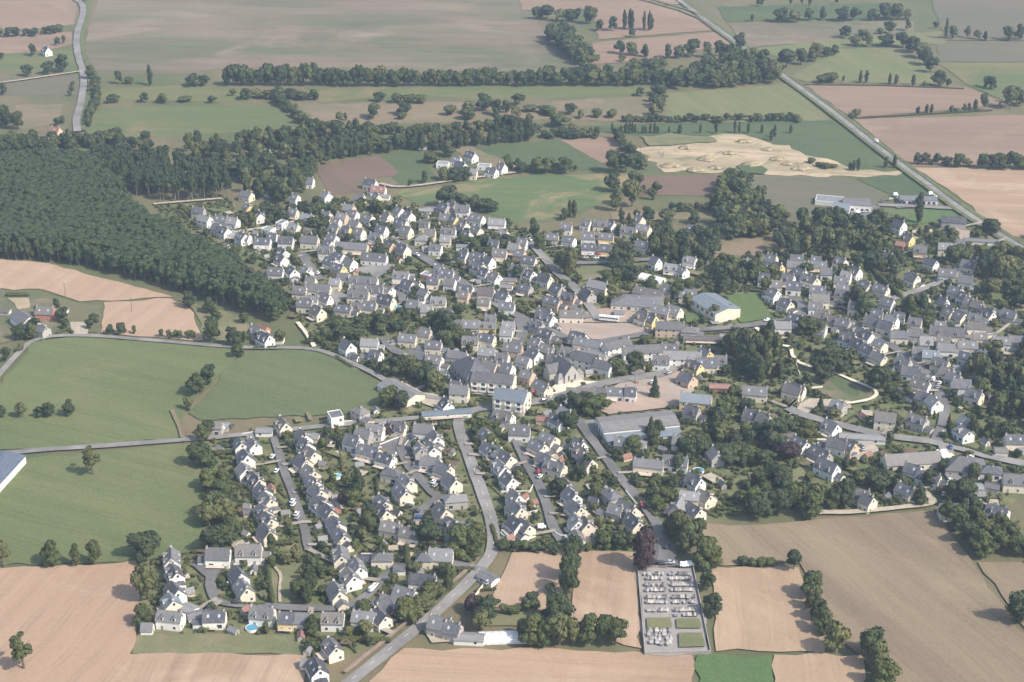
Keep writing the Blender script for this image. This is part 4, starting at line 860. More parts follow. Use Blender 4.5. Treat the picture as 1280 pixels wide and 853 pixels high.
# ------------------------------------------------------------------ low walls, pools, cemetery
def wall_line(name, px, h, th, mat, label, cat):
    pts = [np.array(G(*p)) for p in px]; b = MB()
    for p, q_ in zip(pts, pts[1:]):
        d = (q_-p)/np.linalg.norm(q_-p); n = np.array((-d[1], d[0]))*th/2; q2 = q_+d*th*.49; p2 = p+d*th*.51
        b.hexa([(*(p2-n), 0), (*(q2-n), 0), (*(q2+n), 0), (*(p2+n), 0), (*(p2-n), h), (*(q2-n), h), (*(q2+n), h), (*(p2+n), h)])
    o = link(name, b.mesh(name, [mat])); return tag(o, label, cat)
wall_line('cemetery_wall', [(866,711),(888,818),(806,820),(797,712),(822,711.5)], 1.9, .35, M['stone'], 'grey stone wall enclosing the cemetery with a gap at the car park', 'wall')
WL = []
for px, h in [([(263,714),(281,709)],1.0),([(304,708),(334,707)],1.0),([(403,762),(432,760),(446,754),(454,746)],1.1),([(594,747),(606,731)],1.6),([(626,616),(662,616),(667,607)],1.1),([(498,633),(525,630)],1.2),
  ([(470,560),(492,551),(518,543)],1.3),([(436,852),(458,833),(477,819)],.9),([(1140,291),(1176,289)],1.8),([(1146,434),(1200,428),(1245,422)],1.5),([(992,490),(1028,486)],1.8),([(760,650),(797,652)],1.4),([(690,665),(700,672),(728,672)],1.4),
  ([(782,615),(796,633)],1.2),([(303,545),(330,540)],1.4),([(420,530),(452,527)],1.3),([(646,640),(662,642),(672,640)],1.1),([(1000,470),(988,436)],.9),([(700,480),(688,500)],1.2),([(640,455),(662,452)],1.2),
  ([(505,560),(518,542)],1.0),([(1222,600),(1252,592)],1.4),([(1080,640),(1112,638)],.9),([(735,655),(742,668)],1.0)]:
    o = wall_line('garden_wall', px, h, .3, M['wall_w'] if h < 1.5 else M['wall_c'], 'x', 'wall'); o['group'] = 'pale garden walls along the streets'; o['look'] = 'low pale garden wall' if h < 1.5 else 'tall pale garden wall'
    c = np.mean([G(*p) for p in px], axis=0); WL.append((o, c[0], c[1]))
rank_labels(WL, lambda o: o['look'], ' wall')
M['water'] = plain('pool_water', (.10, .27, .38), .08, .3, .12, .5); M['water_t'] = plain('pool_water_turquoise', (.20, .42, .40), .08, .3, .12, .5)
PL = []
for px, r_, mk in [((315,787),2.6,'water'),((421,597),2.4,'water_t'),((873,590),2.7,'water'),((495,762),2.4,'water'),((512,682),2.6,'water'),((634,668),3.0,'water_t'),((497,386),2.6,'water'),((876,557),3.6,'water_t'),((1028,557),2.6,'water'),((318,608),2.2,'water'),((890,626),2.4,'water')]:
    x, y = G(*px); root = bpy.data.objects.new('swimming_pool', None); COL.objects.link(root); root.location = (x, y, 0)
    b = MB(); n = 24
    for i in range(n):
        a0, a1 = 2*math.pi*i/n, 2*math.pi*(i+1)/n; c0, s0, c1, s1 = math.cos(a0), math.sin(a0), math.cos(a1), math.sin(a1)
        b.hexa([(r_*c0,r_*s0,0),((r_+.18)*c0,(r_+.18)*s0,0),((r_+.18)*c1,(r_+.18)*s1,0),(r_*c1,r_*s1,0),(r_*c0,r_*s0,1.15),((r_+.18)*c0,(r_+.18)*s0,1.15),((r_+.18)*c1,(r_+.18)*s1,1.15),(r_*c1,r_*s1,1.15)])
    put(root, 'rim', b.mesh('rim', [M['white']]), 0, 0, 0)
    b = MB(); b.poly([(r_*math.cos(2*math.pi*i/n), r_*math.sin(2*math.pi*i/n), 1.0) for i in range(n)]); put(root, 'water', b.mesh('water', [M[mk]]), 0, 0, 0)
    tag(root, None, 'pool', 'round garden pools'); root['look'] = 'round blue garden pool' if mk == 'water' else 'round turquoise garden pool'; PL.append((root, x, y)); HOUSES.append((root, x, y, 2*r_, 2*r_, 0))
rank_labels(PL, lambda o: o['look'], ' pool')
M['grave_dark'] = plain('dark_granite', (.11, .10, .11), .15, .8, .3, .5, .3)
def grave_meshes(mat):
    b = MB(); b.box(-.5, -1.05, 0, .5, 1.0, .32); b.box(-.42, -.95, .32, .42, .8, .40)
    h = MB(); h.box(-.48, .84, .402, .48, 1.0, 1.05); h.poly([(-.48, .84, 1.05), (.48, .84, 1.05), (0, .84, 1.3)])
    return b.mesh('slab', [mat]), h.mesh('headstone', [mat])
GM = [grave_meshes(M['grave']), grave_meshes(M['grave_dark']), grave_meshes(M['chim'])]; GL = ['pale', 'dark', 'cream']
gx0, gy0 = G(797, 712); gx1, gy1 = G(806, 820); GZ = math.atan2(gy1-gy0, gx1-gx0)+math.pi/2
for vy in (330,352,383,410,446,470,510,534):
    for blk in (0, 1):
        if blk == 0 and vy == 534: continue
        k = (vy-330)/204.0
        x0, x1 = (660+18*k, 752+26*k) if blk == 0 else (785+28*k, 888+34*k)
        for i in range(11):
            if random.random() < .1: continue
            x, y = G(640+(x0+(x1-x0)*i/10)/3.9875, 639+vy/3.9875)
            kk = random.choices((0, 1, 2), (.55, .3, .15))[0]
            g = bpy.data.objects.new('grave', None); COL.objects.link(g); g.location = (x, y+random.uniform(-.2, .2), LAYER[0]); g.rotation_euler = (0, 0, GZ)
            g.scale = (.85, .85, .85); link('slab', GM[kk][0], g); link('headstone', GM[kk][1], g)
            tag(g, f'{GL[kk]} stone grave with headstone in the walled cemetery rows', 'grave', f'{GL[kk]} graves in the cemetery rows')
for j in range(4):
    for i in range(5):
        x, y = G(640+(690+i*24+j*4)/3.9875, 639+(615+j*20)/3.9875); x += random.uniform(-1, 1); y += random.uniform(-.7, .7)
        b = MB(); q_ = random.uniform(.4, .9); b.box(-q_, -1.0, 0, q_, 1.0, .5); b.box(-q_*.8, .7, .502, q_*.8, 1.0, 1.2); o = link('tomb', b.mesh('tomb', [M['grave']]), None, (x, y, LAYER[0]), GZ+random.uniform(-.1, .1))
        tag(o, 'broad white tomb in the lower block of the cemetery', 'tomb', 'white tombs in the lower cemetery block')
for (u, v) in ((702,577),(745,577),(843,583),(905,583),(850,650),(905,650)):
    pass
for px in [[(808,776),(838,776),(840,789),(809,790)],[(845,777),(874,777),(877,789),(846,789)],[(848,795),(877,795),(882,812),(849,813)]]: patch('lawn', px, 'lawn')

# heaps of dug earth on the building ground
EM = []
for (u, v, r_, h) in ((858,186,7,2.6),(884,200,9,3),(912,193,6,2),(940,207,10,2.6),(972,200,7,2.2),(838,209,8,2.4),(1000,212,8,2),(895,211,6,2),(930,178,7,2),(960,188,6,1.8),(985,206,6,2),(868,214,7,2.2)):
    x, y = G(u, v); b = MB(); n = 14; top = None
    rings = []
    for k, (f, z) in enumerate(((1, -.05), (.72, .45), (.4, .85), (.12, 1.0))):
        rings.append([(r_*.62*f*(1+.3*math.sin(3*i+k+u))*math.cos(2*math.pi*i/n)*1.5, r_*.62*f*(1+.3*math.sin(2*i+k+v))*math.sin(2*math.pi*i/n), h*z*(1+.12*math.sin(5*i+u))) for i in range(n)])
    for r0, r1 in zip(rings, rings[1:]):
        for i in range(n): b.poly([r0[i], r0[(i+1) % n], r1[(i+1) % n], r1[i]])
    b.poly(rings[-1]); o = link('earth_mound', b.mesh('earth_mound', [M['sand']]), None, (x, y, LAYER[0]*.5)); tag(o, None, 'mound', 'heaps of dug earth on the sandy ground')
    o['look'] = 'sandy'+' mound of dug earth'; EM.append((o, x, y))
rank_labels(EM, lambda o: o['look'], ' mound')
# ------------------------------------------------------------------ vegetation
def mesh_np(name, V, F, mat):
    me = bpy.data.meshes.new(name); nf, k = F.shape
    me.vertices.add(len(V)); me.vertices.foreach_set('co', V.astype(np.float32).ravel())
    me.loops.add(nf*k); me.loops.foreach_set('vertex_index', F.astype(np.int32).ravel())
    me.polygons.add(nf); me.polygons.foreach_set('loop_start', np.arange(0, nf*k, k, dtype=np.int32))
    me.polygons.foreach_set('loop_total', np.full(nf, k, dtype=np.int32))
    me.materials.append(mat); me.update(calc_edges=True); return me
def leaves(C, rad, n, size, g, squash=1.0, out=0.75):
    """n little four-cornered leaf sprays on the surface of each lump (centre, radii), facing outwards with jitter"""
    m = len(C); d = g.normal(size=(m, n, 3)); d /= np.linalg.norm(d, axis=2)[..., None]
    low = d[..., 2] < -.35; d[..., 2][low] *= -1
    r = g.uniform(.72, 1.06, (m, n, 1))
    p = C[:, None, :]+d*r*rad[:, None, :]
    nn = d*out+g.normal(size=(m, n, 3))*(1-out)*.9; nn /= np.linalg.norm(nn, axis=2)[..., None]
    t = np.cross(nn, g.normal(size=(m, n, 3))); t /= np.linalg.norm(t, axis=2)[..., None]+1e-9
    b = np.cross(nn, t); s = size*g.uniform(.6, 1.35, (m, n, 1)); a2 = g.uniform(.6, 1.0, (m, n, 1))
    q = np.stack((p+t*s, p+b*s*a2, p-t*s*g.uniform(.7, 1, (m, n, 1)), p-b*s*a2), 2).reshape(-1, 3)
    return q
OCT = np.array([(1,0,0),(-1,0,0),(0,1,0),(0,-1,0),(0,0,1),(0,0,-1)], float)
def ico():
    import bmesh
    bm = bmesh.new(); bmesh.ops.create_icosphere(bm, subdivisions=1, radius=1); v = np.array([x.co for x in bm.verts]); f = np.array([[q.index for q in p.verts] for p in bm.faces]); bm.free(); return v, f
ICV, ICF = ico()
def crown(kind, seed, lumps, n, size, out=.78):
    """a crown one metre tall and one metre wide, from z=0"""
    g = np.random.default_rng(seed)
    if kind == 'broad':
        k = lumps; th = g.uniform(0, 2*np.pi, k); rr = np.sqrt(g.uniform(0, 1, k))*.33; z = g.uniform(.15, .80, k)
        rr *= np.sqrt(np.clip(1-((z-.44)/.58)**2, .3, 1)); C = np.stack((rr*np.cos(th), rr*np.sin(th), z), 1)
        C = np.vstack((C, [[0, 0, .5], [0, 0, .72]])); s = g.uniform(.13, .24, len(C)); s[-2:] = .3, .24; rad = np.stack((s, s, s*g.uniform(.75, 1.0, len(C))), 1)
    elif kind == 'tall':
        z = np.linspace(.12, .88, lumps); C = np.stack((g.normal(0, .09, lumps), g.normal(0, .09, lumps), z), 1); wv = np.sin(np.pi*np.clip(z*.86+.1, 0, 1))**.6
        s = .36*wv*g.uniform(.8, 1.15, lumps); rad = np.stack((s, s, np.full(lumps, .16)), 1)
    elif kind == 'cone':
        z = np.linspace(.06, .93, lumps); s = .46*(1-z)+.05; C = np.stack((g.normal(0, .03, lumps), g.normal(0, .03, lumps), z), 1); rad = np.stack((s, s, np.full(lumps, .10)), 1)
    elif kind == 'thin':
        k = lumps; th = g.uniform(0, 2*np.pi, k); rr = np.sqrt(g.uniform(0, 1, k))*.27; C = np.stack((rr*np.cos(th), rr*np.sin(th), g.uniform(.15, .82, k)), 1); s = g.uniform(.12, .20, k); rad = np.stack((s, s, s*.7), 1)
    else:
        k = lumps; th = g.uniform(0, 2*np.pi, k); rr = g.uniform(0, .30, k); C = np.stack((rr*np.cos(th), rr*np.sin(th), g.uniform(.25, .62, k)), 1); s = g.uniform(.18, .28, k); rad = np.stack((s, s, s*1.25), 1)
    q = leaves(C, rad, n, size, g, out=out); F = np.arange(len(q)).reshape(-1, 4)
    # inner lumps close the crown so that the sky shows only through its edge
    core = (C[:, None, :]+ICV[None]*rad[:, None, :]*.80).reshape(-1, 3)
    cf = (ICF[None]+(np.arange(len(C))*len(ICV))[:, None, None]).reshape(-1, 3)
    V = np.vstack((q, core)); F4 = np.vstack((F, np.hstack((cf+len(q), cf[:, :1]+len(q))))) if len(cf) else F
    return V, F4
def crown_mesh(name, kind, seed, lumps, n, size, mat):
    V, F = crown(kind, seed, lumps, n, size)
    # core triangles are written as quads with a doubled corner: split them out again
    me = bpy.data.meshes.new(name); tri = F[:, 0] == F[:, 3]; A, B = F[~tri], F[tri][:, :3]
    me.vertices.add(len(V)); me.vertices.foreach_set('co', V.astype(np.float32).ravel())
    idx = np.concatenate((A.ravel(), B.ravel())).astype(np.int32); tot = np.concatenate((np.full(len(A), 4), np.full(len(B), 3))).astype(np.int32)
    me.loops.add(len(idx)); me.loops.foreach_set('vertex_index', idx); me.polygons.add(len(tot))
    me.polygons.foreach_set('loop_start', np.concatenate(([0], np.cumsum(tot)[:-1])).astype(np.int32)); me.polygons.foreach_set('loop_total', tot)
    me.materials.append(mat); me.update(calc_edges=True); return me
NEARC = {
 'o': [crown_mesh('crown', 'broad', 10+i, 15, 95, .055, M['leaf']) for i in range(5)],
 'd': [crown_mesh('crown', 'broad', 30+i, 15, 95, .055, M['leaf_dark']) for i in range(4)],
 'p': [crown_mesh('crown', 'tall', 40+i, 10, 90, .06, M['leaf_dark']) for i in range(3)],
 'c': [crown_mesh('crown', 'cone', 50+i, 10, 80, .06, M['leaf_dark']) for i in range(2)],
 'b': [crown_mesh('crown', 'bush', 60+i, 8, 80, .08, M['leaf']) for i in range(3)],
 'l': [crown_mesh('crown', 'broad', 70+i, 13, 80, .06, M['leaf_pale']) for i in range(2)],
 'u': [crown_mesh('crown', 'tall', 80, 12, 120, .06, M['leaf_purple']), crown_mesh('crown', 'bush', 81, 8, 90, .08, M['leaf_purple'])],
 't': [crown_mesh('crown', 'thin', 90+i, 20, 60, .05, M['leaf']) for i in range(2)],
}
def trunk_mesh(i):
    b = MB(); b.cyl((0, 0, 0), (.004, 0, .45), .032, .022, 7); b.cyl((.004, 0, .45), (0, .01, .8), .022, .008, 6)
    rs = random.Random(i)
    for k in range(5):
        a = k*1.25+rs.random(); z = .3+.09*k; b.cyl((0, 0, z), (.22*math.cos(a), .22*math.sin(a), z+.22), .014, .005, 5)
    return b.mesh('trunk', [M['bark']])
TRUNKS = [trunk_mesh(i) for i in range(3)]
KN = {'o': ('tree', 'broad green tree'), 'd': ('tree', 'round dark tree'), 'p': ('poplar_tree', 'slim upright dark tree'), 'c': ('conifer_tree', 'pointed dark conifer'), 'b': ('bush', 'rounded green bush'),
      'l': ('tree', 'pale green tree'), 'u': ('tree', 'purple-leaved tree'), 't': ('tree', 'thin open-crowned tree')}
TREES = []    # [x, y, height, spread, kind, hand-placed]
def T(txt, k0='o'):
    for e in txt.split(';'):
        e = e.split()
        if not e: continue
        x, y = G(float(e[0]), float(e[1])); TREES.append([x, y, float(e[2])*1.2, float(e[3]) if len(e) > 3 else float(e[2])*.9, e[4] if len(e) > 4 else k0, True])
T("30 837 15 11 t;116 594 14 11 t;5 709 12 7;66 708 12 10;96 708 11 6;119 707 11 8;183 698 12 17 d;186 752 16 13 l;178 782 9 9 o;3 522 6 6 d;28 523 8 7 d;50 522 6 6 d;62 522 8 7 d;87 521 8 8 d")
T("298 447 8 8;261 480 11 9;247 494 11 12;236 513 7 7;264 428 14 13;293 433 11 10 d;306 431 8 6 d;254 583 12 15;262 612 11 13 d;276 628 12 13;268 645 12 14 d;284 655 12 13;290 640 10 9;290 672 11 11;283 685 11 13 d;268 690 12 13 d;254 552 9 8;262 545 8 8 d;262 660 11 12;278 612 10 9")
T("803 713 19 13 u;709 744 15 12;713 726 15 12;664 806 13 13;680 807 12 11;699 806 14 13 d;716 806 12 10;735 805 13 12;752 805 12 11 d;769 806 12 11;700 779 13 13;692 786 12 12;717 697 8 5 d;716 687 7 4 p;849 674 14 13;858 690 14 14;868 680 12 12;882 709 13 15;884 738 10 8 d;890 770 10 9 d;992 713 10 9 d")
T("1012 746 12 12;1015 762 10 9;1022 775 10 9;1030 792 11 11;1043 816 13 12;1086 820 12 12;1098 838 13 12;1106 858 12 12;1274 779 14 14;928 707 4 7 b;940 707 4 7 b;952 707 4 7 b;963 707 4 6 b;1184 652 9 9;1198 664 11 11;1212 680 11 12;1228 695 12 13;1216 660 11 11;1242 692 12 13;1256 682 12 12;1265 694 10 10;1204 650 9 9;1232 676 11 12;1248 668 10 10")
T("35 95 10 12 d;60 93 11 14 d;78 90 15 16 d;41 70 11 9 d;72 57 8 6;80 55 8 6;115 100 13 12 d;149 105 11 9;188 107 16 7 p;240 108 10 16 d;256 107 9 12 d;8 160 18 18 d;22 162 14 12 d;5 118 10 9 d;142 129 7 12 d;180 128 8 9 d;203 129 8 13 d;229 127 5 17 b;265 129 6 10 d;291 120 6 8;183 174 6 10 d;160 105 6 12 b;142 177 10 16 d;125 178 9 14 d;60 190 9 10 d;30 190 9 12 d;2 74 6 6")
T("465 149 11 11 d;467 146 11 12 d;505 144 11 14 d;503 149 7 10 b;425 153 8 8 d;432 151 6 5 d;475 127 8 12 d;497 129 8 14 b;512 129 9 14 b;528 129 8 14 b;560 144 9 14 b;585 142 10 17;605 139 14 15 d;620 144 12 13 d;632 141 10 10 d;585 150 9 17 b;648 131 9 12 d;645 147 9 12 d;660 139 6 16 b;680 141 6 16 b;700 158 10 19;690 145 8 13 b;714 143 9 12 d;726 148 7 9;748 147 8 12 b;765 147 8 12 b;799 120 7 9 d")
T("781 38 18 6 p;787 37 18 6 p;790 38 17 5 p;805 39 17 5 p;811 39 17 5 p;814 38 14 5 p;765 39 14 11 d;750 39 11 10 d;738 30 17 16;714 27 12 18 d;700 27 12 14 d;684 24 14 20 d;672 24 12 14 d;722 27 13 8;790 47 8 8 d;775 68 12 13 d;790 70 12 15 d;806 72 12 11 d;835 73 13 11 d;849 73 12 11 d;864 71 16 18 d;884 72 14 11 d;897 70 14 11 d;924 62 14 14 d")
T("983 84 16 22 d;1001 81 14 14 d;1018 77 16 20 d;1032 72 10 10 d;1043 70 10 12 d;1056 48 12 13 d;1068 58 10 13;1084 58 12 13 d;1080 45 6 12 b;1107 58 10 18;1112 42 12 13 d;1101 43 7 9 b;1134 39 13 8 d;1169 36 7 6 d;1182 49 18 5 p;1190 49 12 9 d;1192 46 10 8;1209 48 11 8;1221 50 9 8;1231 51 9 7 d;1260 51 13 14 d;1274 50 15 12 d;1128 60 14 16 d;1140 66 15 18 d;1148 73 14 18 d;1156 82 15 16 d;1163 91 14 14 d;1173 108 14 14;1185 110 8 6 d")
T("1012 8 8 6 d;1002 6 8 5 d;988 7 7 5 d;1046 5 9 5 d;950 8 9 9 d;940 27 7 6 d;975 28 13 18 d;992 28 12 16 d;1010 26 12 12 d;1028 25 13 10 d;1052 27 13 17 d;1068 26 13 15 d;1090 26 12 14 d;1105 25 16 20 d;1122 25 16 18 d;1133 25 11 10 d;1025 104 8 16 b;1040 103 9 17 b;1054 102 5 3 p;1075 104 10 4 p;1083 104 10 5 p;1112 106 9 4 p;1120 106 8 5 p;1141 108 9 5 p;1156 108 4 5")
T("1070 147 7 9 d;1064 148 5 8 b;1147 143 6 4 p;1158 142 7 4 p;1164 142 7 4 p;1189 141 6 7 d;1196 141 4 8 b;1205 140 7 4 d;1211 140 7 4 d;1219 139 9 5 p;1229 138 14 9 t;1232 110 10 9 d;1240 112 11 10 d;1262 136 18 15 d;1270 130 14 12 d;1275 133 11 9 d;1249 136 5 4;1146 206 9 8 d;1156 206 9 8 d;1163 207 5 6 d;1171 207 9 9 d;1183 208 7 10 d;1199 209 10 11 d;1208 209 6 8 d;1230 211 11 13 d;1242 212 11 10 d;1251 212 12 12 d;1262 211 13 12 d;1274 212 11 12 d")
T("635 213 12 10 d;648 214 9 9 d;652 217 8 8;660 216 6 8 d;672 216 11 15 d;684 216 11 16 d;696 216 7 8 d;706 217 12 13 d;719 215 5 4;558 259 15 17 d;577 259 9 14 d;592 262 9 13 d;605 264 9 14 d;616 266 8 11;768 216 16 17 d;782 216 15 16 d;770 264 16 12 d;790 258 18 16 d;794 242 15 13 d;765 240 14 12 d;820 243 9 9 d;804 240 5 4;815 250 8 8;1147 279 19 8 p;531 229 9 7 d;555 226 9 14 d;568 226 9 16 d;582 224 9 14 d;560 196 12 13 d;540 204 9 14;513 234 6 6 d;712 272 11 5 p;718 272 11 5 p;706 275 8 8 d;777 278 9 5 p;786 279 7 5;795 277 8 6 d;810 279 11 9 d;833 281 10 15 d;868 280 10 9 d")
T("713 345 16 11 d;705 342 14 10 d;700 338 12 9;676 312 11 9 d;668 300 13 9 d;1096 489 14 15 d;1030 478 10 12 d;1046 467 12 17 d;1020 466 9 9 d;1040 450 9 17 d;1012 418 10 18 d;1022 420 9 12 d;1070 388 15 17 d;1079 396 11 11 d;1136 393 12 12 d;1152 396 13 12 d;1143 402 9 12;1160 405 9 10;1178 549 4 5 b;794 465 12 12 d;773 468 9 13;818 497 11 7 c;720 516 10 12;735 519 10 12;750 516 10 13;730 510 9 12 d;708 539 10 10 d;716 530 8 8 d;790 567 9 11;813 549 11 8 c;823 546 9 6 d;815 556 8 9")
T("448 618 12 8;440 635 9 9;437 632 8 10 u;444 626 9 8 d;486 545 7 7 u;606 540 7 9;612 560 7 8;620 575 7 9;538 682 12 15 d;526 680 9 9 d;459 668 12 9 d;462 655 10 8 d;575 692 12 16 d;590 690 11 12;594 676 9 9 d;560 737 11 6 c;510 778 12 12;523 772 9 9 l;540 750 8 12;534 765 9 12;377 748 9 10;384 757 10 6 d;388 742 9 7 d;386 728 8 6;357 706 6 6 l;367 700 6 6 l;372 698 6 6;352 700 4 5 l;340 690 9 5;341 712 7 5 d;458 795 7 7 d;600 790 9 10;607 778 11 10;590 765 8 9 u;455 775 8 9 d;390 795 9 8 d")
T("697 622 10 10 d;735 588 9 10;726 600 8 8 d;744 625 8 9 d;846 590 9 9 d;858 575 12 12 d;873 572 11 12 d;880 565 10 11;905 580 9 16;920 577 9 14;938 580 9 14;955 583 8 12 d;822 640 8 8;833 628 8 9;818 630 8 7 d;842 612 7 7 d;838 668 9 9;655 795 8 8;950 610 9 11 d;968 605 10 14 d;980 612 12 15 d;960 625 9 10;1040 635 8 9;1150 632 9 8;1160 610 9 8 d;1205 628 12 14 d;1190 625 10 12 d;1215 640 8 9;1178 590 7 7 d;1216 600 8 8 d;1240 545 9 9 d;1260 548 9 10;1215 545 10 7 d;1185 538 8 4 c;1120 535 7 9 d;1100 532 6 9 d;1145 532 8 8 d;1025 516 9 5 c;1043 525 6 8 d;1008 545 8 9;982 545 9 11 d;968 552 11 14 d;985 575 10 14 u;960 560 9 10 d;645 350 9 9;636 340 9 7;540 405 8 10 d;560 420 14 14 d;572 430 12 12 d;552 410 11 12 d")
T("770 345 10 12 d;782 350 11 13 d;760 355 8 10;790 352 9 10 d;772 352 9 9;778 330 14 16 d;768 334 11 10 d;786 336 10 9 d;812 365 9 11 d;846 375 11 10;860 385 9 9 l;768 378 11 13 l;892 400 9 8 l;912 395 7 6;952 355 11 12 d;965 350 10 11 l;945 345 11 12 d;1195 330 12 18 d;1230 345 16 16 d;1245 330 14 14 d;1258 350 15 15 l;1246 352 15 10 l;1270 335 14 14 d;1262 365 13 13 d;1275 365 14 13 d;1238 370 11 12 d;1225 330 12 12;1260 380 12 12 d;1275 385 12 12 d;1190 300 8 12;1240 292 9 14;1232 288 8 10")
T("27 425 9 8 d;22 425 8 7 d;40 424 10 8 d;45 418 10 9 d;78 403 9 9 d;82 412 6 6;48 394 6 5 d;72 388 7 6 d;8 452 8 7 d;26 440 5 5 d;118 405 6 7;112 412 6 7;138 418 6 5;153 418 7 7;150 418 6 6;168 418 5 4;202 422 5 4;212 423 5 4;220 423 5 4;226 424 5 4;236 424 5 5;241 424 5 4;238 385 10 10 d;262 392 9 9;270 400 8 8;365 385 6 7;305 405 7 7;345 402 8 8;350 430 8 8 d;390 430 7 7")
# belts and clumps, each tree spaced along the line
def belt(px, h, sp, k='d', step=6.0, jit=2.0):
    pts = np.array([G(*p) for p in px]); seg = np.linalg.norm(np.diff(pts, axis=0), axis=1); s = np.concatenate(([0], np.cumsum(seg))); u = 0.0
    while u < s[-1]:
        x = np.interp(u, s, pts[:, 0])+rng.normal(0, jit*.4); y = np.interp(u, s, pts[:, 1])+rng.normal(0, jit)
        f = rng.uniform(.75, 1.15); TREES.append([x, y, 1.12*h*f, sp*rng.uniform(.8, 1.2), k if rng.random() < .8 else 'o', False]); u += step*rng.uniform(.7, 1.3)
def clump(px, h, sp, step, k='d'):
    pts = np.array([G(*p) for p in px]); lo, hi = pts.min(0), pts.max(0); n = int((hi[0]-lo[0])*(hi[1]-lo[1])/step**2)
    for x, y in rng.uniform(lo, hi, (n, 2)):
        if inpoly(x, y, pts): TREES.append([x, y, 1.12*h*rng.uniform(.7, 1.15), sp*rng.uniform(.75, 1.25), k if rng.random() < .75 else 'o', False])
belt([(284,107),(420,107),(478,108)], 17.5, 12, step=4); belt([(482,108),(560,107),(622,107)], 15, 11, step=4); belt([(628,107),(700,107),(760,107),(840,106)], 15.5, 12, step=4)
clump([(835,112),(850,100),(905,75),(985,90),(988,104),(940,106),(890,112)], 16, 13, 9); clump([(815,120),(830,112),(830,150),(815,150)], 10, 9, 7)
belt([(690,48),(702,62),(722,78),(735,92),(728,104)], 15, 16, step=9, jit=5); clump([(684,46),(712,45),(738,72),(738,84),(715,76)], 15, 14, 10)
belt([(0,46),(40,45),(86,39)], 9, 12, step=8); belt([(345,126),(362,140),(388,162)], 9, 10, step=6); belt([(308,123),(350,122),(394,126)], 9, 12, step=8)
clump([(212,188),(300,184),(420,166),(440,182),(500,182),(535,176),(545,186),(480,192),(430,200),(400,214),(380,240),(385,258),(310,250),(290,220),(240,205)], 14, 11, 9.5)
belt([(500,186),(540,188),(600,181),(668,176)], 15, 8, step=5.5, k='p'); belt([(380,168),(440,166),(500,170),(560,168),(640,160),(668,158)], 10, 10, step=7)
belt([(395,200),(440,196),(470,192)], 15, 8, step=6, k='p'); belt([(680,172),(730,172),(750,168)], 7, 9, step=7); belt([(780,152),(850,153),(960,151),(1000,152)], 6, 9, step=6)
belt([(620,156),(660,170),(668,176)], 12, 9, step=6); belt([(770,175),(790,196),(806,215)], 9, 10, step=6)
for u in (765,776,782,787,790,794,803,807,813,818,822,836,849,850,875,895,918,924,935,952,988): TREES.append([*G(u, 167), rng.uniform(6, 12), rng.uniform(2.5, 4), 'p', True])
for u, v in ((1062,213),(1067,214),(1072,214),(1107,210),(1118,210),(968,172),(964,176)): TREES.append([*G(u, v), rng.uniform(6, 11), 4, 'p', True])
belt([(1015,206),(1040,212),(1050,215)], 5, 8, step=6, k='b'); belt([(840,264),(870,264),(905,264)], 7, 8, step=6)
clump([(896,232),(920,225),(945,250),(962,275),(1000,280),(1050,276),(1108,284),(1112,300),(1088,318),(1062,346),(1030,335),(990,325),(950,300),(905,300)], 13, 12, 10)
clump([(886,262),(912,250),(925,275),(955,292),(950,300),(905,298)], 14, 13, 8)
clump([(805,300),(840,292),(886,290),(898,310),(890,330),(850,336),(812,325)], 13, 10, 9.5); clump([(852,350),(898,338),(970,345),(985,362),(975,372),(905,372),(860,365)], 10, 10, 10.5)
clump([(868,334),(908,330),(950,330),(952,345),(880,342)], 10, 9, 12); clump([(1212,450),(1240,440),(1400,420),(1400,550),(1248,530),(1226,500)], 12, 11, 10)
clump([(902,442),(930,432),(958,432),(974,450),(976,480),(940,482),(920,470)], 15, 9, 7, 'p'); clump([(872,528),(910,515),(960,515),(985,535),(978,560),(940,572),(890,562)], 11, 11, 11.5)
clump([(902,640),(960,628),(1058,622),(1064,648),(1000,652),(905,658)], 12, 12, 7.5); clump([(408,418),(470,404),(498,408),(502,426),(430,430),(405,428)], 9, 11, 7.5)
clump([(462,470),(485,455),(512,462),(520,480),(490,480)], 11, 12, 8); clump([(468,490),(492,482),(502,500),(505,520),(475,512)], 11, 12, 8); clump([(515,470),(542,470),(545,492),(520,490)], 11, 11, 8)
clump([(540,400),(566,402),(580,430),(565,440),(545,425)], 10, 11, 8); clump([(1000,345),(1050,340),(1075,350),(1060,360),(1010,352)], 9, 10, 9); clump([(1075,325),(1120,320),(1128,340),(1090,352),(1070,348)], 11, 12, 9)
clump([(300,272),(350,262),(420,258),(440,275),(430,300),(380,292),(320,290)], 9, 10, 9); clump([(440,262),(500,258),(500,290),(455,300)], 9, 9, 10); clump([(520,300),(600,295),(640,300),(640,318),(560,325),(525,312)], 8, 9, 9)
clump([(1145,300),(1180,290),(1195,310),(1160,320)], 6, 8, 8); clump([(476,775),(530,745),(560,720),(575,722),(540,765),(500,795)], 8, 9, 8); clump([(1068,600),(1140,596),(1150,612),(1075,622)], 8, 10, 8)
clump([(755,600),(800,575),(842,580),(838,620),(790,625)], 5, 6, 9); clump([(590,545),(606,535),(612,600),(600,600)], 6, 7, 7); clump([(1105,465),(1135,470),(1145,500),(1110,505)], 6, 7, 9)
clump([(640,738),(690,735),(692,765),(680,775)], 5, 7, 14)
for q_ in ([(430,300),(500,296),(560,330),(480,335)],[(545,335),(600,345),(640,385),(560,372)],[(300,300),(420,295),(430,330),(340,330)],[(470,360),(560,380),(600,400),(520,402)],[(600,310),(690,330),(700,350),(640,345)],[(400,380),(470,392),(560,398),(480,402)]): clump(q_, 7.5, 7, 13)
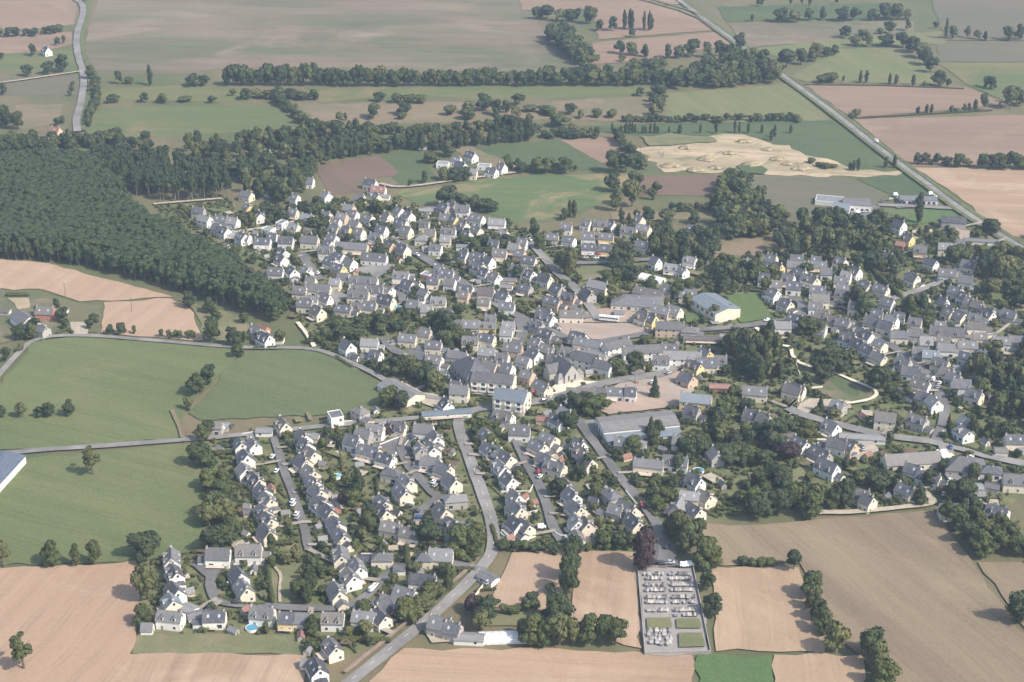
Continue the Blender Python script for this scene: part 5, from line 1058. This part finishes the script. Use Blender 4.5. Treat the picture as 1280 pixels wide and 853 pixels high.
belt([(1290,212),(1420,218)], 11, 11); belt([(1300,138),(1430,134)], 9, 9); belt([(1300,300),(1420,330),(1450,420)], 10, 10); belt([(-60,708),(-10,710)], 11, 9, step=9); belt([(1290,700),(1420,720)], 11, 11, step=8); belt([(-150,320),(-60,322)], 15, 12, step=5); belt([(-160,190),(-60,192)], 12, 12, step=6)
belt([(617,764),(650,764),(684,763)], 5, 7, step=4.5, k='o'); belt([(622,684),(660,686),(706,690)], 6, 8, step=5); belt([(722,690),(745,688),(790,688)], 9, 9, step=7)
clump([(640,168),(700,160),(760,172),(755,176),(690,174),(660,176)], 6, 8, 9); clump([(0,178),(60,176),(105,178),(150,180),(200,188),(160,192),(60,196),(0,196)], 10, 11, 8.5); belt([(120,108),(121,130),(112,150),(108,166)], 8, 8, step=5); belt([(88,120),(94,100),(92,80)], 5, 5, step=7); belt([(72,158),(88,150),(92,140)], 7, 8, step=6)
clump([(740,75),(840,80),(830,92),(745,96)], 8, 10, 14)

# where houses, roads and fields leave no room
HX = np.array([h[1] for h in HOUSES]); HY = np.array([h[2] for h in HOUSES]); HL = np.array([h[3] for h in HOUSES]); HW_ = np.array([h[4] for h in HOUSES]); HR_ = np.array([h[5] for h in HOUSES])
def blocked(x, y, pad=1.0, road=True, field=True):
    dx, dy = x-HX, y-HY; u = np.abs(dx*np.cos(HR_)+dy*np.sin(HR_)); v = np.abs(-dx*np.sin(HR_)+dy*np.cos(HR_))
    if np.any((u < HL/2+pad) & (v < HW_/2+pad)): return True
    if road:
        for pts, hw in ROADS:
            if np.min(np.hypot(pts[:, 0]-x, pts[:, 1]-y)) < hw+pad*.7+1: return True
    if field:
        for pg in BLOCK:
            if pg[:, 0].min() < x < pg[:, 0].max() and pg[:, 1].min() < y < pg[:, 1].max() and inpoly(x, y, pg): return True
    return False
# dense road points for the distance test
ROADS = [(np.array([p for a, b in zip(r, r[1:]) for p in np.linspace(a, b, max(2, int(np.linalg.norm(b-a)/2.5)))]), w_) for r, w_ in ROADS]
INFILL = [[(300,280),(430,262),(520,275),(640,300),(700,340),(720,400),(690,450),(600,450),(560,400),(470,395),(400,370),(350,335)], [(990,395),(1100,380),(1190,400),(1240,430),(1190,470),(1100,440),(1010,420)], [(930,330),(1060,335),(1100,370),(1000,392),(940,362)], [(640,400),(700,440),(690,500),(640,510),(610,470)]]
nf = 0
for pg, want in zip(INFILL, (44, 16, 14, 9)):
    q_ = np.array([G(*t) for t in pg]); got = 0
    for x, y in rng.uniform(q_.min(0), q_.max(0), (want*40, 2)):
        if got >= want: break
        if not inpoly(x, y, q_) or blocked(x, y, 5.3, True, True): continue
        j = int(np.argmin(np.hypot(HX-x, HY-y))); a = math.degrees(HR_[j])+90+rng.normal(0, 4)
        house(x, y, a, rng.uniform(8, 11), rng.choice(['w', 'c', 't'], p=[.5, .4, .1]), rng.choice(['d', 'm', 'l', 'k'], p=[.4, .35, .15, .1]), 'x', far=True); got += 1
        HX = np.append(HX, x); HY = np.append(HY, y); HL = np.append(HL, 10); HW_ = np.append(HW_, 8); HR_ = np.append(HR_, R(a-90))
    nf += got
TREES = [t for t in TREES if t[5] or not blocked(t[0], t[1], 1.5, True, False)]
SHRUBS = []
lo, hi = VPOLY.min(0), VPOLY.max(0)
n0 = 0
for x, y in rng.uniform(lo, hi, (24000, 2)):
    if not inpoly(x, y, VPOLY): continue
    u, v = P(x, y)
    if not (-20 < u < 1300): continue
    if rng.random() < .2 and n0 < 820:
        sp = rng.uniform(3.2, 6.8)
        if not blocked(x, y, sp*.42): TREES.append([x, y, sp*rng.uniform(.8, 1.2), sp, rng.choice(['o', 'd', 'o', 'l', 'b'], p=[.35, .36, .15, .06, .08]), False]); n0 += 1
    elif len(SHRUBS) < 9000 and not blocked(x, y, .9): SHRUBS.append((x, y, rng.uniform(.8, 2.4)))
for root, x, y, L, W, rz in list(HOUSES):         # clipped plants along the plot edges
    if not inpoly(x, y, VPOLY) or W > 12: continue
    c, q = math.cos(rz), math.sin(rz)
    for _ in range(2):
        if rng.random() < .5: line = [(t_, s0) for s0 in (rng.choice((-1, 1))*(W/2+rng.uniform(4, 9)),) for t_ in np.arange(-L/2-3, L/2+rng.uniform(-2, 4), 1.1)]
        else: line = [(s0, t_) for s0 in (rng.choice((-1, 1))*(L/2+rng.uniform(2.5, 5)),) for t_ in np.arange(-W/2-rng.uniform(1, 6), W/2+rng.uniform(0, 6), 1.1)]
        h_ = rng.uniform(.75, 1.15)
        for u_, v_ in line:
            px, py = x+u_*c-v_*q, y+u_*q+v_*c
            if not blocked(px, py, .6): SHRUBS.append((px, py, h_))
# size in the photo decides which are single trees
def shown(t):
    u, v = P(t[0], t[1]); inside = -160 < u < 1440 and -40 < v < 900
    return (t[3]*t[2]/depth(t[0], t[1])**2*1e6 if inside else 0)*(3.0 if t[5] else 1.0)
for t in TREES:
    u = rng.random()
    if t[4] in 'od' and u < .10: t[4] = 'l'
    elif t[4] == 'd' and u < .34: t[4] = 'o'
    elif t[4] == 'o' and u > .8: t[4] = 'd'
vis = [t for t in TREES if shown(t) > 0]; vis.sort(key=shown, reverse=True)
byk = {}
single, mass = [], []
for t in vis:
    nm = KN[t[4]][0]; byk[nm] = byk.get(nm, 0)+1
    (single if byk[nm] <= 290 else mass).append(t)
TL = {}
for i, (x, y, h, sp, k, _) in enumerate(single):
    nm, look = KN[k]
    root = bpy.data.objects.new(nm, None); COL.objects.link(root); root.location = (x, y, 0); root['category'] = 'bush' if nm == 'bush' else 'tree'
    root['group'] = {'tree': 'broad trees of the fields and village', 'poplar_tree': 'slim upright trees', 'conifer_tree': 'pointed conifers', 'bush': 'rounded bushes'}[nm]
    size = 'tall ' if h >= 12 else 'small ' if h < 7 else ''
    root['look'] = size+look
    base = .30 if k == 't' else .03 if k in 'bc' else .05
    v = NEARC[k]; me = v[i % len(v)] if k != 'u' else v[0 if h > 12 else 1]
    link('crown', me, root, (0, 0, h*base), rng.uniform(0, 6.28), (sp*1.06, sp*1.06*rng.uniform(.9, 1.1), h*(1-base)))
    if k != 'b': link('trunk', TRUNKS[i % 3], root, (0, 0, 0), rng.uniform(0, 6.28), (h*1.0, h*1.0, h*.9))
    else: link('stem', TRUNKS[i % 3], root, (0, 0, 0), 0, (h*.6, h*.6, h*.6))
    TL.setdefault(nm, []).append((root, x, y))
for nm, it in TL.items(): rank_labels(it, lambda o: o['look'], ' '+nm.replace('_', ' '))
def joined(name, items, kinds, mat):
    """one object holding many crowns: (x, y, z0, height, spread)"""
    Vs, Fs, n = [], [], 0
    for i, (x, y, z0, h, sp) in enumerate(items):
        V, F = kinds[i % len(kinds)]; a = rng.uniform(0, 6.28); c, s_ = math.cos(a), math.sin(a)
        W_ = np.stack(((V[:, 0]*c-V[:, 1]*s_)*sp+x, (V[:, 0]*s_+V[:, 1]*c)*sp+y, V[:, 2]*h+z0), 1)
        Vs.append(W_); Fs.append(F+n); n += len(V)
    V, F = np.vstack(Vs), np.vstack(Fs); tri = F[:, 0] == F[:, 3]; A, B = F[~tri], F[tri][:, :3]
    me = bpy.data.meshes.new(name); me.vertices.add(len(V)); me.vertices.foreach_set('co', V.astype(np.float32).ravel())
    idx = np.concatenate((A.ravel(), B.ravel())).astype(np.int32); tot = np.concatenate((np.full(len(A), 4), np.full(len(B), 3))).astype(np.int32)
    me.loops.add(len(idx)); me.loops.foreach_set('vertex_index', idx); me.polygons.add(len(tot))
    me.polygons.foreach_set('loop_start', np.concatenate(([0], np.cumsum(tot)[:-1])).astype(np.int32)); me.polygons.foreach_set('loop_total', tot)
    me.materials.append(mat); me.update(calc_edges=True)
    return tag(link(name, me), kind='stuff')
MASSK = [crown('broad', 200+i, 9, 42, .085) for i in range(6)]
joined('distant_trees', [(x, y, h*.02, h*.98, sp*1.08) for x, y, h, sp, k, _ in mass if k == 'd'], MASSK, M['leaf_dark'])
joined('distant_green_trees', [(x, y, h*.02, h*.98, sp*1.08) for x, y, h, sp, k, _ in mass if k in 'otbc'], MASSK, M['leaf'])
joined('distant_pale_trees', [(x, y, h*.02, h*.98, sp*1.08) for x, y, h, sp, k, _ in mass if k in 'lu'], MASSK, M['leaf_pale'])
joined('distant_poplars', [(x, y, h*.06, h*.95, sp*1.1) for x, y, h, sp, k, _ in mass if k == 'p'] or [(0, 900, 0, 1, 1)], [crown('tall', 230+i, 7, 45, .09) for i in range(3)], M['leaf_dark'])
BUSHK = [crown('bush', 240+i, 4, 22, .16) for i in range(5)]
joined('garden_shrubs', [(x, y, -.15, r_*1.25, r_*2) for x, y, r_ in SHRUBS], BUSHK, M['leaf_hedge'])
# the plantation on the left: regular rows of close crowns that read as one canopy, bare trunks showing at its edge
WOOD = [(-60,214),(60,206),(130,212),(150,240),(162,268),(200,291),(250,316),(297,341),(331,369),(364,394),(345,402),(300,390),(215,362),(110,334),(0,324),(-60,322)]
wp = np.array([G(*p) for p in WOOD]); lo, hi = wp.min(0), wp.max(0); wl = []
step = 5.0
for gx in np.arange(lo[0], hi[0], step):
    for gy in np.arange(lo[1], hi[1], step):
        ca = .35; x = gx+ca*(gy-lo[1])*.0+rng.normal(0, 1.0); y = gy+rng.normal(0, 1.0)
        if inpoly(x, y, wp): wl.append((x, y))
def lowfreq(x, y): return math.sin(x*.045+1.3)*math.cos(y*.06)+.6*math.sin(x*.11+y*.07)
def edge_dist(x, y, poly):
    d = 1e9
    for i in range(len(poly)):
        a, b_ = poly[i], poly[(i+1) % len(poly)]; e = b_-a; t = np.clip(((x-a[0])*e[0]+(y-a[1])*e[1])/(e@e), 0, 1); d = min(d, math.hypot(*(a+e*t-(x, y))))
    return d
wi = []
for x, y in wl:
    ed = edge_dist(x, y, wp); low = ed < 9 and rng.random() < (.35 if P(x, y)[0] > 270 else .8)
    big_ = rng.random() < .12; z0 = .8 if low else 5.5 if ed < 9 else 10.5; tp = 17.0+1.0*lowfreq(x, y)+rng.normal(0, .45)+(.8 if big_ else 0)
    if ed < 6: tp -= rng.uniform(0, 4)
    wi.append((x, y, z0, tp-z0, float(np.clip(rng.lognormal(2.2, .28), 6, 15))*(1.2 if big_ else 1)))
joined('plantation_wood', wi, [crown('broad', 260+i, 9, 62, .066, .9) for i in range(8)], M['leaf_wood'])
WOOD2 = [(110,208),(205,208),(262,226),(284,232),(287,250),(250,253),(180,253),(160,240),(130,225)]
wp2 = np.array([G(*p) for p in WOOD2]); lo, hi = wp2.min(0), wp2.max(0); wl2 = []
for x, y in rng.uniform(lo, hi, (420, 2)):
    if inpoly(x, y, wp2): wl2.append((x, y))
joined('poplar_wood', [(x, y, 7, rng.uniform(11, 14), rng.uniform(6, 8)) for x, y in wl2], [crown('broad', 280+i, 8, 50, .08) for i in range(4)], M['leaf_wood'])
b = MB()
for x, y in wl: b.cyl((x, y, 0), (x, y, 9), .22, .15, 5)
for x, y in wl2: b.cyl((x, y, 0), (x, y, 11), .24, .16, 5)
tag(link('wood_trunks', b.mesh('wood_trunks', [M['bark_pale']])), kind='stuff')

# ------------------------------------------------------------------ hedges
def hedge(px, h, wd):
    pts = np.array([G(*p) for p in px]); seg = np.linalg.norm(np.diff(pts, axis=0), axis=1); s = np.concatenate(([0], np.cumsum(seg))); u = np.arange(0, s[-1], .8)
    C = np.stack((np.interp(u, s, pts[:, 0]), np.interp(u, s, pts[:, 1]), np.full(len(u), h*.5)), 1); g = np.random.default_rng(int(s[-1]*10))
    C[:, :2] += g.normal(0, .12, (len(u), 2)); rad = np.stack((np.full(len(u), wd*.6), np.full(len(u), wd*.6), h*.52*g.uniform(.88, 1.1, len(u))), 1)
    q = leaves(C, rad, 46, .26, g); F = np.arange(len(q)).reshape(-1, 4)
    core = (C[:, None, :]+ICV[None]*rad[:, None, :]*.86).reshape(-1, 3); cf = (ICF[None]+(np.arange(len(C))*len(ICV))[:, None, None]).reshape(-1, 3)+len(q)
    V = np.vstack((q, core)); me = bpy.data.meshes.new('hedge'); me.vertices.add(len(V)); me.vertices.foreach_set('co', V.astype(np.float32).ravel())
    idx = np.concatenate((F.ravel(), cf.ravel())).astype(np.int32); tot = np.concatenate((np.full(len(F), 4), np.full(len(cf), 3))).astype(np.int32)
    me.loops.add(len(idx)); me.loops.foreach_set('vertex_index', idx); me.polygons.add(len(tot)); me.polygons.foreach_set('loop_start', np.concatenate(([0], np.cumsum(tot)[:-1])).astype(np.int32)); me.polygons.foreach_set('loop_total', tot)
    me.materials.append(M['leaf_hedge']); me.update(calc_edges=True)
    o = tag(link('hedge', me), None, 'hedge', 'clipped hedges of the village'); o['look'] = ('tall ' if h > 2.5 else 'low ' if h < 1.6 else '')+'clipped green hedge'
    c = C.mean(0); return (o, c[0], c[1])
HG = [hedge(*a) for a in [([(334,706),(337,730),(341,756)],4,2.2),([(386,700),(388,720),(386,755)],4,2.4),([(196,752),(215,748),(240,751)],1.8,1.4),([(262,700),(280,692)],2,1.5),([(274,748),(296,757),(330,758)],1.8,1.5),([(340,682),(366,681)],3,2.5),
 ([(510,712),(508,690)],5,3),([(545,713),(570,714),(592,714)],2.4,2),([(402,802),(440,802),(490,804)],3,1.8),([(392,818),(395,850)],2.5,1.6),([(270,570),(292,568),(310,571)],3.5,2.5),([(421,530),(424,560),(428,590)],2,1.2),([(470,600),(474,625),(473,640)],2.5,1.6),
 ([(508,574),(526,573)],2,1.5),([(545,615),(555,604)],2,2),([(753,555),(763,566),(773,570)],2.4,2),([(778,590),(788,606),(800,610)],1.6,1.2),([(795,625),(820,648)],2.2,2),([(700,558),(712,572),(718,580)],2,2),([(595,740),(620,738)],1.5,1.2),
 ([(905,575),(925,580)],3,2),([(1095,620),(1110,632),(1160,632)],1.8,1.5),([(1180,555),(1210,562),(1240,572)],2,1.8),([(1192,590),(1192,575),(1205,570)],1.6,1.2),([(1060,400),(1090,400)],2,1.5),([(1080,330),(1100,350),(1126,374)],4,3),([(640,318),(600,322)],2.5,2),
 ([(560,365),(580,374),(598,382)],2,1.3),([(528,285),(512,292)],2,1.4),([(330,353),(365,350)],1.8,1.5),([(660,350),(690,346)],2,1.5),([(985,440),(1010,425)],3,2),([(1010,405),(1042,400)],2,1.5),([(830,410),(845,404)],2,1.5),([(715,405),(790,405)],1.2,1),
 ([(940,590),(965,582)],2.5,2),([(1120,480),(1150,478)],1.6,1.2),([(1100,455),(1125,452)],1.6,1.3),([(1255,565),(1270,570)],2,1.5),([(615,660),(622,685),(640,690)],2.4,2),([(800,430),(815,421)],2,1.5),([(72,418),(84,414),(92,418)],2.4,2),([(10,371),(35,371)],3,3),
 ([(318,437),(345,436)],2,1.6),([(420,448),(440,460)],2,2),([(1005,107),(1100,108),(1205,112)],1.5,1.6),([(1066,149),(1120,146),(1240,139)],1.5,1.6)]]
rank_labels(HG, lambda o: o['look'], ' hedge')
# ------------------------------------------------------------------ garden sheds, drives, terraces
near_road = np.vstack([r for r, _ in ROADS])
dr, te = MB(), MB(); zd, zt = nextz(), nextz()
for root, x, y, L, W, rz in list(HOUSES):
    if not root.get('look') or not inpoly(x, y, VPOLY): continue
    d = np.hypot(near_road[:, 0]-x, near_road[:, 1]-y); j = int(d.argmin())
    if 4 < d[j] < 26 and rng.random() < .28:
        a = np.array((x, y)); b_ = near_road[j]; v = (b_-a)/d[j]; n = np.array((-v[1], v[0]))*rng.uniform(.9, 1.5); a = a+np.array((math.cos(rz), math.sin(rz)))*L*.35
        dr.poly([(*(a-n), zd), (*(b_-n), zd), (*(b_+n), zd), (*(a+n), zd)])
    if rng.random() < .5:
        s_ = rng.choice((-1, 1)); c, q = math.cos(rz), math.sin(rz); l0, l1 = -L*.45, L*rng.uniform(.1, .5); w0, w1 = s_*(W/2), s_*(W/2+rng.uniform(1.8, 3.5))
        te.poly([(x+u*c-w_*q, y+u*q+w_*c, zt) for u, w_ in ((l0, w0), (l1, w0), (l1, w1), (l0, w1))])
beds = {k: MB() for k in ('lawn', 'soil', 'gravel', 'rough')}; zb = {k: nextz() for k in beds}
for root, x, y, L, W, rz in list(HOUSES):
    if not root.get('look') or not inpoly(x, y, VPOLY): continue
    c, q = math.cos(rz), math.sin(rz)
    for _ in range(rng.integers(1, 4)):
        k = rng.choice(list(beds), p=[.45, .22, .2, .13]); u0, v0 = rng.uniform(-12, 12), rng.choice((-1, 1))*rng.uniform(W/2+4, W/2+11); a_, b_ = rng.uniform(1.5, 5), rng.uniform(1, 3.2)
        px, py = x+u0*c-v0*q, y+u0*q+v0*c
        if blocked(px, py, max(a_, b_)+1): continue
        ring = [(px+(u*c-w_*q)+rng.normal(0, .25), py+(u*q+w_*c)+rng.normal(0, .25), zb[k]) for u, w_ in ((-a_, -b_), (a_, -b_), (a_, b_), (-a_, b_))]
        beds[k].poly(ring)
for k, b in beds.items():
    struct('lawn' if k in ('lawn', 'rough') else 'garden_bed' if k == 'soil' else 'patio', b.mesh('garden_bed', [M[k]]))
for nm, b, m in (('driveway', dr, M['drive']), ('terrace', te, M['terrace'])):
    me = b.mesh(nm, [m])
    for p in me.polygons:
        if p.normal.z < 0: p.flip()
    struct(nm, me)
ns = 0
for root, x, y, L, W, rz in list(HOUSES):
    if ns >= 150 or not root.get('look') or rng.random() > .5: continue
    for _ in range(8):
        a = rng.uniform(0, 6.28); r_ = rng.uniform(9, 15); px, py = x+r_*math.cos(a), y+r_*math.sin(a)
        if inpoly(px, py, VPOLY) and not blocked(px, py, 2.6):
            o = house(px, py, rng.uniform(0, 180), rng.uniform(3, 5), rng.choice(['w', 'c', 't', 'g']), rng.choice(['l', 'm', 'd', 'r'], p=[.4, .3, .2, .1]), 'S', W=rng.uniform(2.6, 3.6), hw=2.0, far=True)
            HX = np.append(HX, px); HY = np.append(HY, py); HL = np.append(HL, 5); HW_ = np.append(HW_, 4); HR_ = np.append(HR_, 0); ns += 1; break
# labels: look plus rank by distance from a landmark, within each kind
bykind = {}
for root, x, y, L, W, rz in HOUSES:
    if root.get('look') and not root.get('label'):
        nm = root.name.split('.')[0]; bykind.setdefault(nm, []).append((root, x, y))
GRP = {'house': 'houses of the village', 'outbuilding': 'low outbuildings of the village', 'barn': 'barns', 'shed': 'garden sheds', 'flat_roofed_house': 'flat-roofed houses'}
for nm, it in bykind.items():
    for o, _, _ in it: o['group'] = GRP[nm]
    rank_labels(it, lambda o: o['look'], ' '+nm.replace('_', ' ').replace('flat roofed house', 'of its kind'))

# houses past 300 of the kind, the ones that show smallest, stand together as one object
hs = sorted((h for h in HOUSES if h[0].name.split('.')[0] == 'house'), key=lambda h: depth(h[1], h[2])/math.sqrt(h[3]))
extra = hs[296:]
if extra:
    import mathutils
    mb_, mats, vv, ff, mi = None, [], [], [], []
    for root, x, y, L, W, rz in extra:
        mw = mathutils.Matrix.Translation(root.location) @ mathutils.Matrix.Rotation(rz, 4, 'Z')
        def take(o, m):
            m = m @ mathutils.Matrix.Translation(o.location) @ mathutils.Matrix.Rotation(o.rotation_euler.z, 4, 'Z'); n = len(vv)
            vv.extend(tuple(m @ v.co) for v in o.data.vertices); ix = []
            for q_ in o.data.materials:
                if q_ not in mats: mats.append(q_)
                ix.append(mats.index(q_))
            for p in o.data.polygons: ff.append(tuple(n+i for i in p.vertices)); mi.append(ix[p.material_index])
            for c in o.children: take(c, m)
        for c in root.children: take(c, mw)
        for c in list(root.children_recursive): bpy.data.objects.remove(c)
        bpy.data.objects.remove(root)
    me = bpy.data.meshes.new('distant_houses'); me.from_pydata(vv, [], ff)
    for m in mats: me.materials.append(m)
    me.polygons.foreach_set('material_index', mi); me.update(); tag(link('distant_houses', me), kind='stuff')
    ids = {id(h) for h in extra}; HOUSES = [h for h in HOUSES if id(h) not in ids]
# ------------------------------------------------------------------ cars
PAINT = {'white': (.82, .82, .80), 'silver': (.45, .46, .48), 'dark grey': (.06, .065, .075), 'red': (.45, .05, .05), 'blue': (.07, .14, .32), 'black': (.02, .02, .025)}
for k, c in PAINT.items(): M['car_'+k] = plain('car_paint_'+k.replace(' ', '_'), c, .04, 1, .3, .5)
M['tyre'] = plain('tyre', (.02, .02, .02), .1, 1, .9)
def loft(b, secs, mi=0):
    """rings of (y, z) outlines joined along x"""
    n = len(secs[0][1]); base = len(b.v)
    for x, ring in secs: b.v += [(x, y, z) for y, z in ring]
    for i in range(len(secs)-1):
        for j in range(n):
            k = (j+1) % n; b.f.append((base+i*n+j, base+i*n+k, base+(i+1)*n+k, base+(i+1)*n+j)); b.mi.append(mi)
    b.f.append(tuple(base+j for j in range(n))[::-1]); b.mi.append(mi); b.f.append(tuple(base+(len(secs)-1)*n+j for j in range(n))); b.mi.append(mi)
def car_meshes(k, van):
    h, H = (.95, 1.48) if not van else (1.2, 2.2)
    b = MB(); r_ = lambda w_, z0, z1: [(-w_, z0), (w_, z0), (w_*1.0, z1-.12), (w_*.86, z1), (-w_*.86, z1), (-w_, z1-.12)]
    loft(b, [(-2.05, r_(.78, .35, .75)), (-1.85, r_(.86, .25, h-.08)), (-.9, r_(.88, .22, h)), (.9, r_(.88, .22, h)), (1.7, r_(.84, .25, h-.18)), (2.05, r_(.74, .35, h-.35))])
    t = MB(); q = (-1.75, -1.3, .35, 1.15) if not van else (-2.0, -1.9, .9, 1.45)
    loft(t, [(q[0], r_(.74, h-.12, h+.06)), (q[1], r_(.70, h-.12, H)), (q[2], r_(.70, h-.12, H)), (q[3], r_(.74, h-.12, h+.06))])
    rf = MB(); rf.box(q[1]+.05, -.6, H+.003, q[2]-.02, .6, H+.035)
    wl_ = MB(); wl_.cyl((0, -.11, .32), (0, .11, .32), .32, .32, 12); wl_.poly([(.32*math.cos(-i*math.pi/6), -.11, .32+.32*math.sin(-i*math.pi/6)) for i in range(12)])
    return b.mesh('body', [M['car_'+k]]), t.mesh('cabin', [M['glass'] if not van else M['car_'+k]]), rf.mesh('roof', [M['car_'+k]]), wl_.mesh('wheel', [M['tyre']])
CM = {}
CARS = []
def car(x, y, rz, k, van=False):
    if (k, van) not in CM: CM[(k, van)] = car_meshes(k, van)
    b, t, rf, wl_ = CM[(k, van)]; nm = 'van' if van else 'car'
    root = bpy.data.objects.new(nm, None); COL.objects.link(root); root.location = (x, y, LAYER[0]+.004); root.rotation_euler = (0, 0, rz)
    link('body', b, root); link('cabin', t, root); link('roof', rf, root)
    if depth(x, y) < 1150:
        for xx in (-1.3, 1.3):
            for yy in (-.78, .78): link('wheel', wl_, root, (xx, yy, 0))
    tag(root, None, nm, f'{nm}s of the village streets'); root['look'] = f"{k} {nm}"; CARS.append((root, x, y))
for px, k, d, vn in [((281,735),'white',20,0),((330,735),'blue',70,0),((297,757),'dark grey',5,0),((465,742),'white',60,1),((469,737),'white',60,0),((281,537),'white',40,0),((280,540),'white',30,0),((262,535),'red',20,1),((290,537),'dark grey',70,0),((341,575),'white',75,0),((346,593),'white',75,0),((366,631),'white',70,0),((367,635),'white',70,0),((371,647),'white',70,0),((372,651),'silver',70,0),
  ((542,607),'white',60,0),((544,611),'silver',60,0),((516,551),'dark grey',50,0),((511,637),'dark grey',5,0),((520,644),'black',5,0),((524,651),'blue',5,0),((673,594),'red',60,0),((675,600),'white',60,0),((695,610),'white',10,1),((662,566),'white',30,0),((677,664),'white',10,1),((610,733),'silver',50,0),
  ((1166,479),'white',60,1),((1172,488),'silver',60,0),((1186,497),'white',65,0),((1174,483),'white',60,0),((1170,474),'silver',60,0),((1095,180),'white',-50,1),((1119,247),'white',20,1),((1113,252),'silver',20,0),((1104,254),'dark grey',20,0),((1122,250),'white',70,0),((1163,246),'white',20,1),((1168,249),'white',30,0),((1158,255),'silver',0,0),((1150,257),'white',0,0),((1142,257),'dark grey',0,0),((1128,256),'black',0,0),
  ((1066,262),'white',40,0),((1072,269),'white',10,1),((1080,268),'silver',10,0),((855,712),'white',0,1),((862,711),'white',0,1),((834,688),'dark grey',60,0),((820,708),'black',0,0),((828,709),'dark grey',0,0),((838,708),'silver',0,0),((529,385),'white',5,1),((398,345),'white',60,0),((384,372),'silver',10,0),((667,494),'red',20,0),((645,492),'dark grey',70,0),((648,496),'silver',70,0),((640,500),'white',70,0),((560,471),'white',60,0),((562,475),'silver',60,0),((566,479),'dark grey',60,0),
  ((672,396),'white',15,0),((680,400),'silver',15,0),((700,432),'dark grey',20,0),((1070,566),'white',30,0),((1076,563),'black',30,0),((1080,566),'silver',30,0),((1066,572),'blue',30,0),((1213,576),'white',40,0),((1187,605),'white',60,0),((1179,622),'white',70,0),((485,303),'dark grey',30,0),((578,226),'black',10,0),((584,224),'dark grey',10,0),((620,222),'silver',10,0),((738,322),'white',5,0),((732,326),'silver',5,0),((745,326),'white',5,0),((748,322),'red',5,0),((885,512),'white',20,0),((892,515),'silver',20,0),((836,470),'silver',40,0),((815,482),'white',80,0)]:
    car(*G(*px), R(d), k, bool(vn))
for pts, hw in ROADS[23:]:
    pass
cnt = 0
for pts, hw in ROADS:
    if hw > 3.6 or hw < 2.4: continue
    for i in range(6, len(pts)-6, 9):
        if cnt >= 70 or rng.random() > .22: continue
        p = pts[i]; d = pts[i+2]-pts[i-2]; d /= np.linalg.norm(d)+1e-9; n = np.array((-d[1], d[0]))*(hw-1.1)*rng.choice((-1, 1)); x, y = p+n
        if not inpoly(x, y, VPOLY) or min(math.hypot(x-c[1], y-c[2]) for c in CARS) < 6 or blocked(x, y, 1.5, False, False): continue
        car(x, y, math.atan2(d[1], d[0]), rng.choice(['white', 'silver', 'dark grey', 'red', 'blue', 'black'], p=[.34, .24, .18, .06, .08, .10])); cnt += 1
for nm in ('car', 'van'): rank_labels([c for c in CARS if c[0]['category'] == nm], lambda o: o['look'], ' '+nm)
# the bus on the square
bx, by = G(761, 404)
bus = bpy.data.objects.new('bus', None); COL.objects.link(bus); bus.location = (bx, by, LAYER[0]+.004); bus.rotation_euler = (0, 0, R(-14)); tag(bus, 'long white bus with dark windows parked on the dug-up square', 'bus')
b = MB(); ring = lambda w_, z0, z1: [(-w_, z0), (w_, z0), (w_, z1-.25), (w_*.85, z1), (-w_*.85, z1), (-w_, z1-.25)]
loft(b, [(-6.3, ring(1.15, .4, 2.7)), (-6.1, ring(1.27, .35, 3.1)), (6.0, ring(1.27, .35, 3.1)), (6.3, ring(1.15, .4, 2.6))]); put(bus, 'body', b.mesh('body', [M['white']]), 0, 0, 0)
for s_ in (-1, 1):
    for i in range(7): put(bus, 'window', box_mesh('window', 1.45, .06, .95, [M['glass']]), -5.1+i*1.7, s_*1.275, 1.55)
put(bus, 'windscreen', box_mesh('windscreen', .08, 2.0, 1.3, [M['glass']]), 6.28, 0, 1.1)
for xx in (-3.8, 3.9):
    for yy in (-1.15, 1.15):
        wl_ = MB(); wl_.cyl((0, -.14, .48), (0, .14, .48), .48, .48, 14); put(bus, 'wheel', wl_.mesh('wheel', [M['tyre']]), xx, yy, 0)
# wooden poles standing in the straw fields
PO = []
for (u, v, h) in ((82,372,10),(165,391,10),(1082,210,9),(234,556,8),(800,196,9),(640,640,8)):
    x, y = G(u, v); o = bpy.data.objects.new('utility_pole', None); COL.objects.link(o); o.location = (x, y, 0); tag(o, None, 'pole', 'wooden utility poles')
    b = MB(); b.cyl((0, 0, 0), (0, 0, h), .16, .11, 8); put(o, 'post', b.mesh('post', [M['bark']]), 0, 0, 0)
    b = MB(); b.box(-.9, -.06, h-.6, .9, .06, h-.45)
    for xx in (-.8, 0, .8): b.cyl((xx, 0, h-.45), (xx, 0, h-.2), .05, .04, 6)
    put(o, 'crossarm', b.mesh('crossarm', [M['bark']]), 0, 0, 0); o['look'] = 'bare wooden utility pole'; PO.append((o, x, y))
rank_labels(PO, lambda o: o['look'], ' pole')
for o in S.objects:
    if 'look' in o: del o['look']
print('TREES', len(single), 'mass', len(mass), 'houses', len(HOUSES), 'wood', len(wl), len(wl2), 'cars', len(CARS), 'objs', len(S.objects))
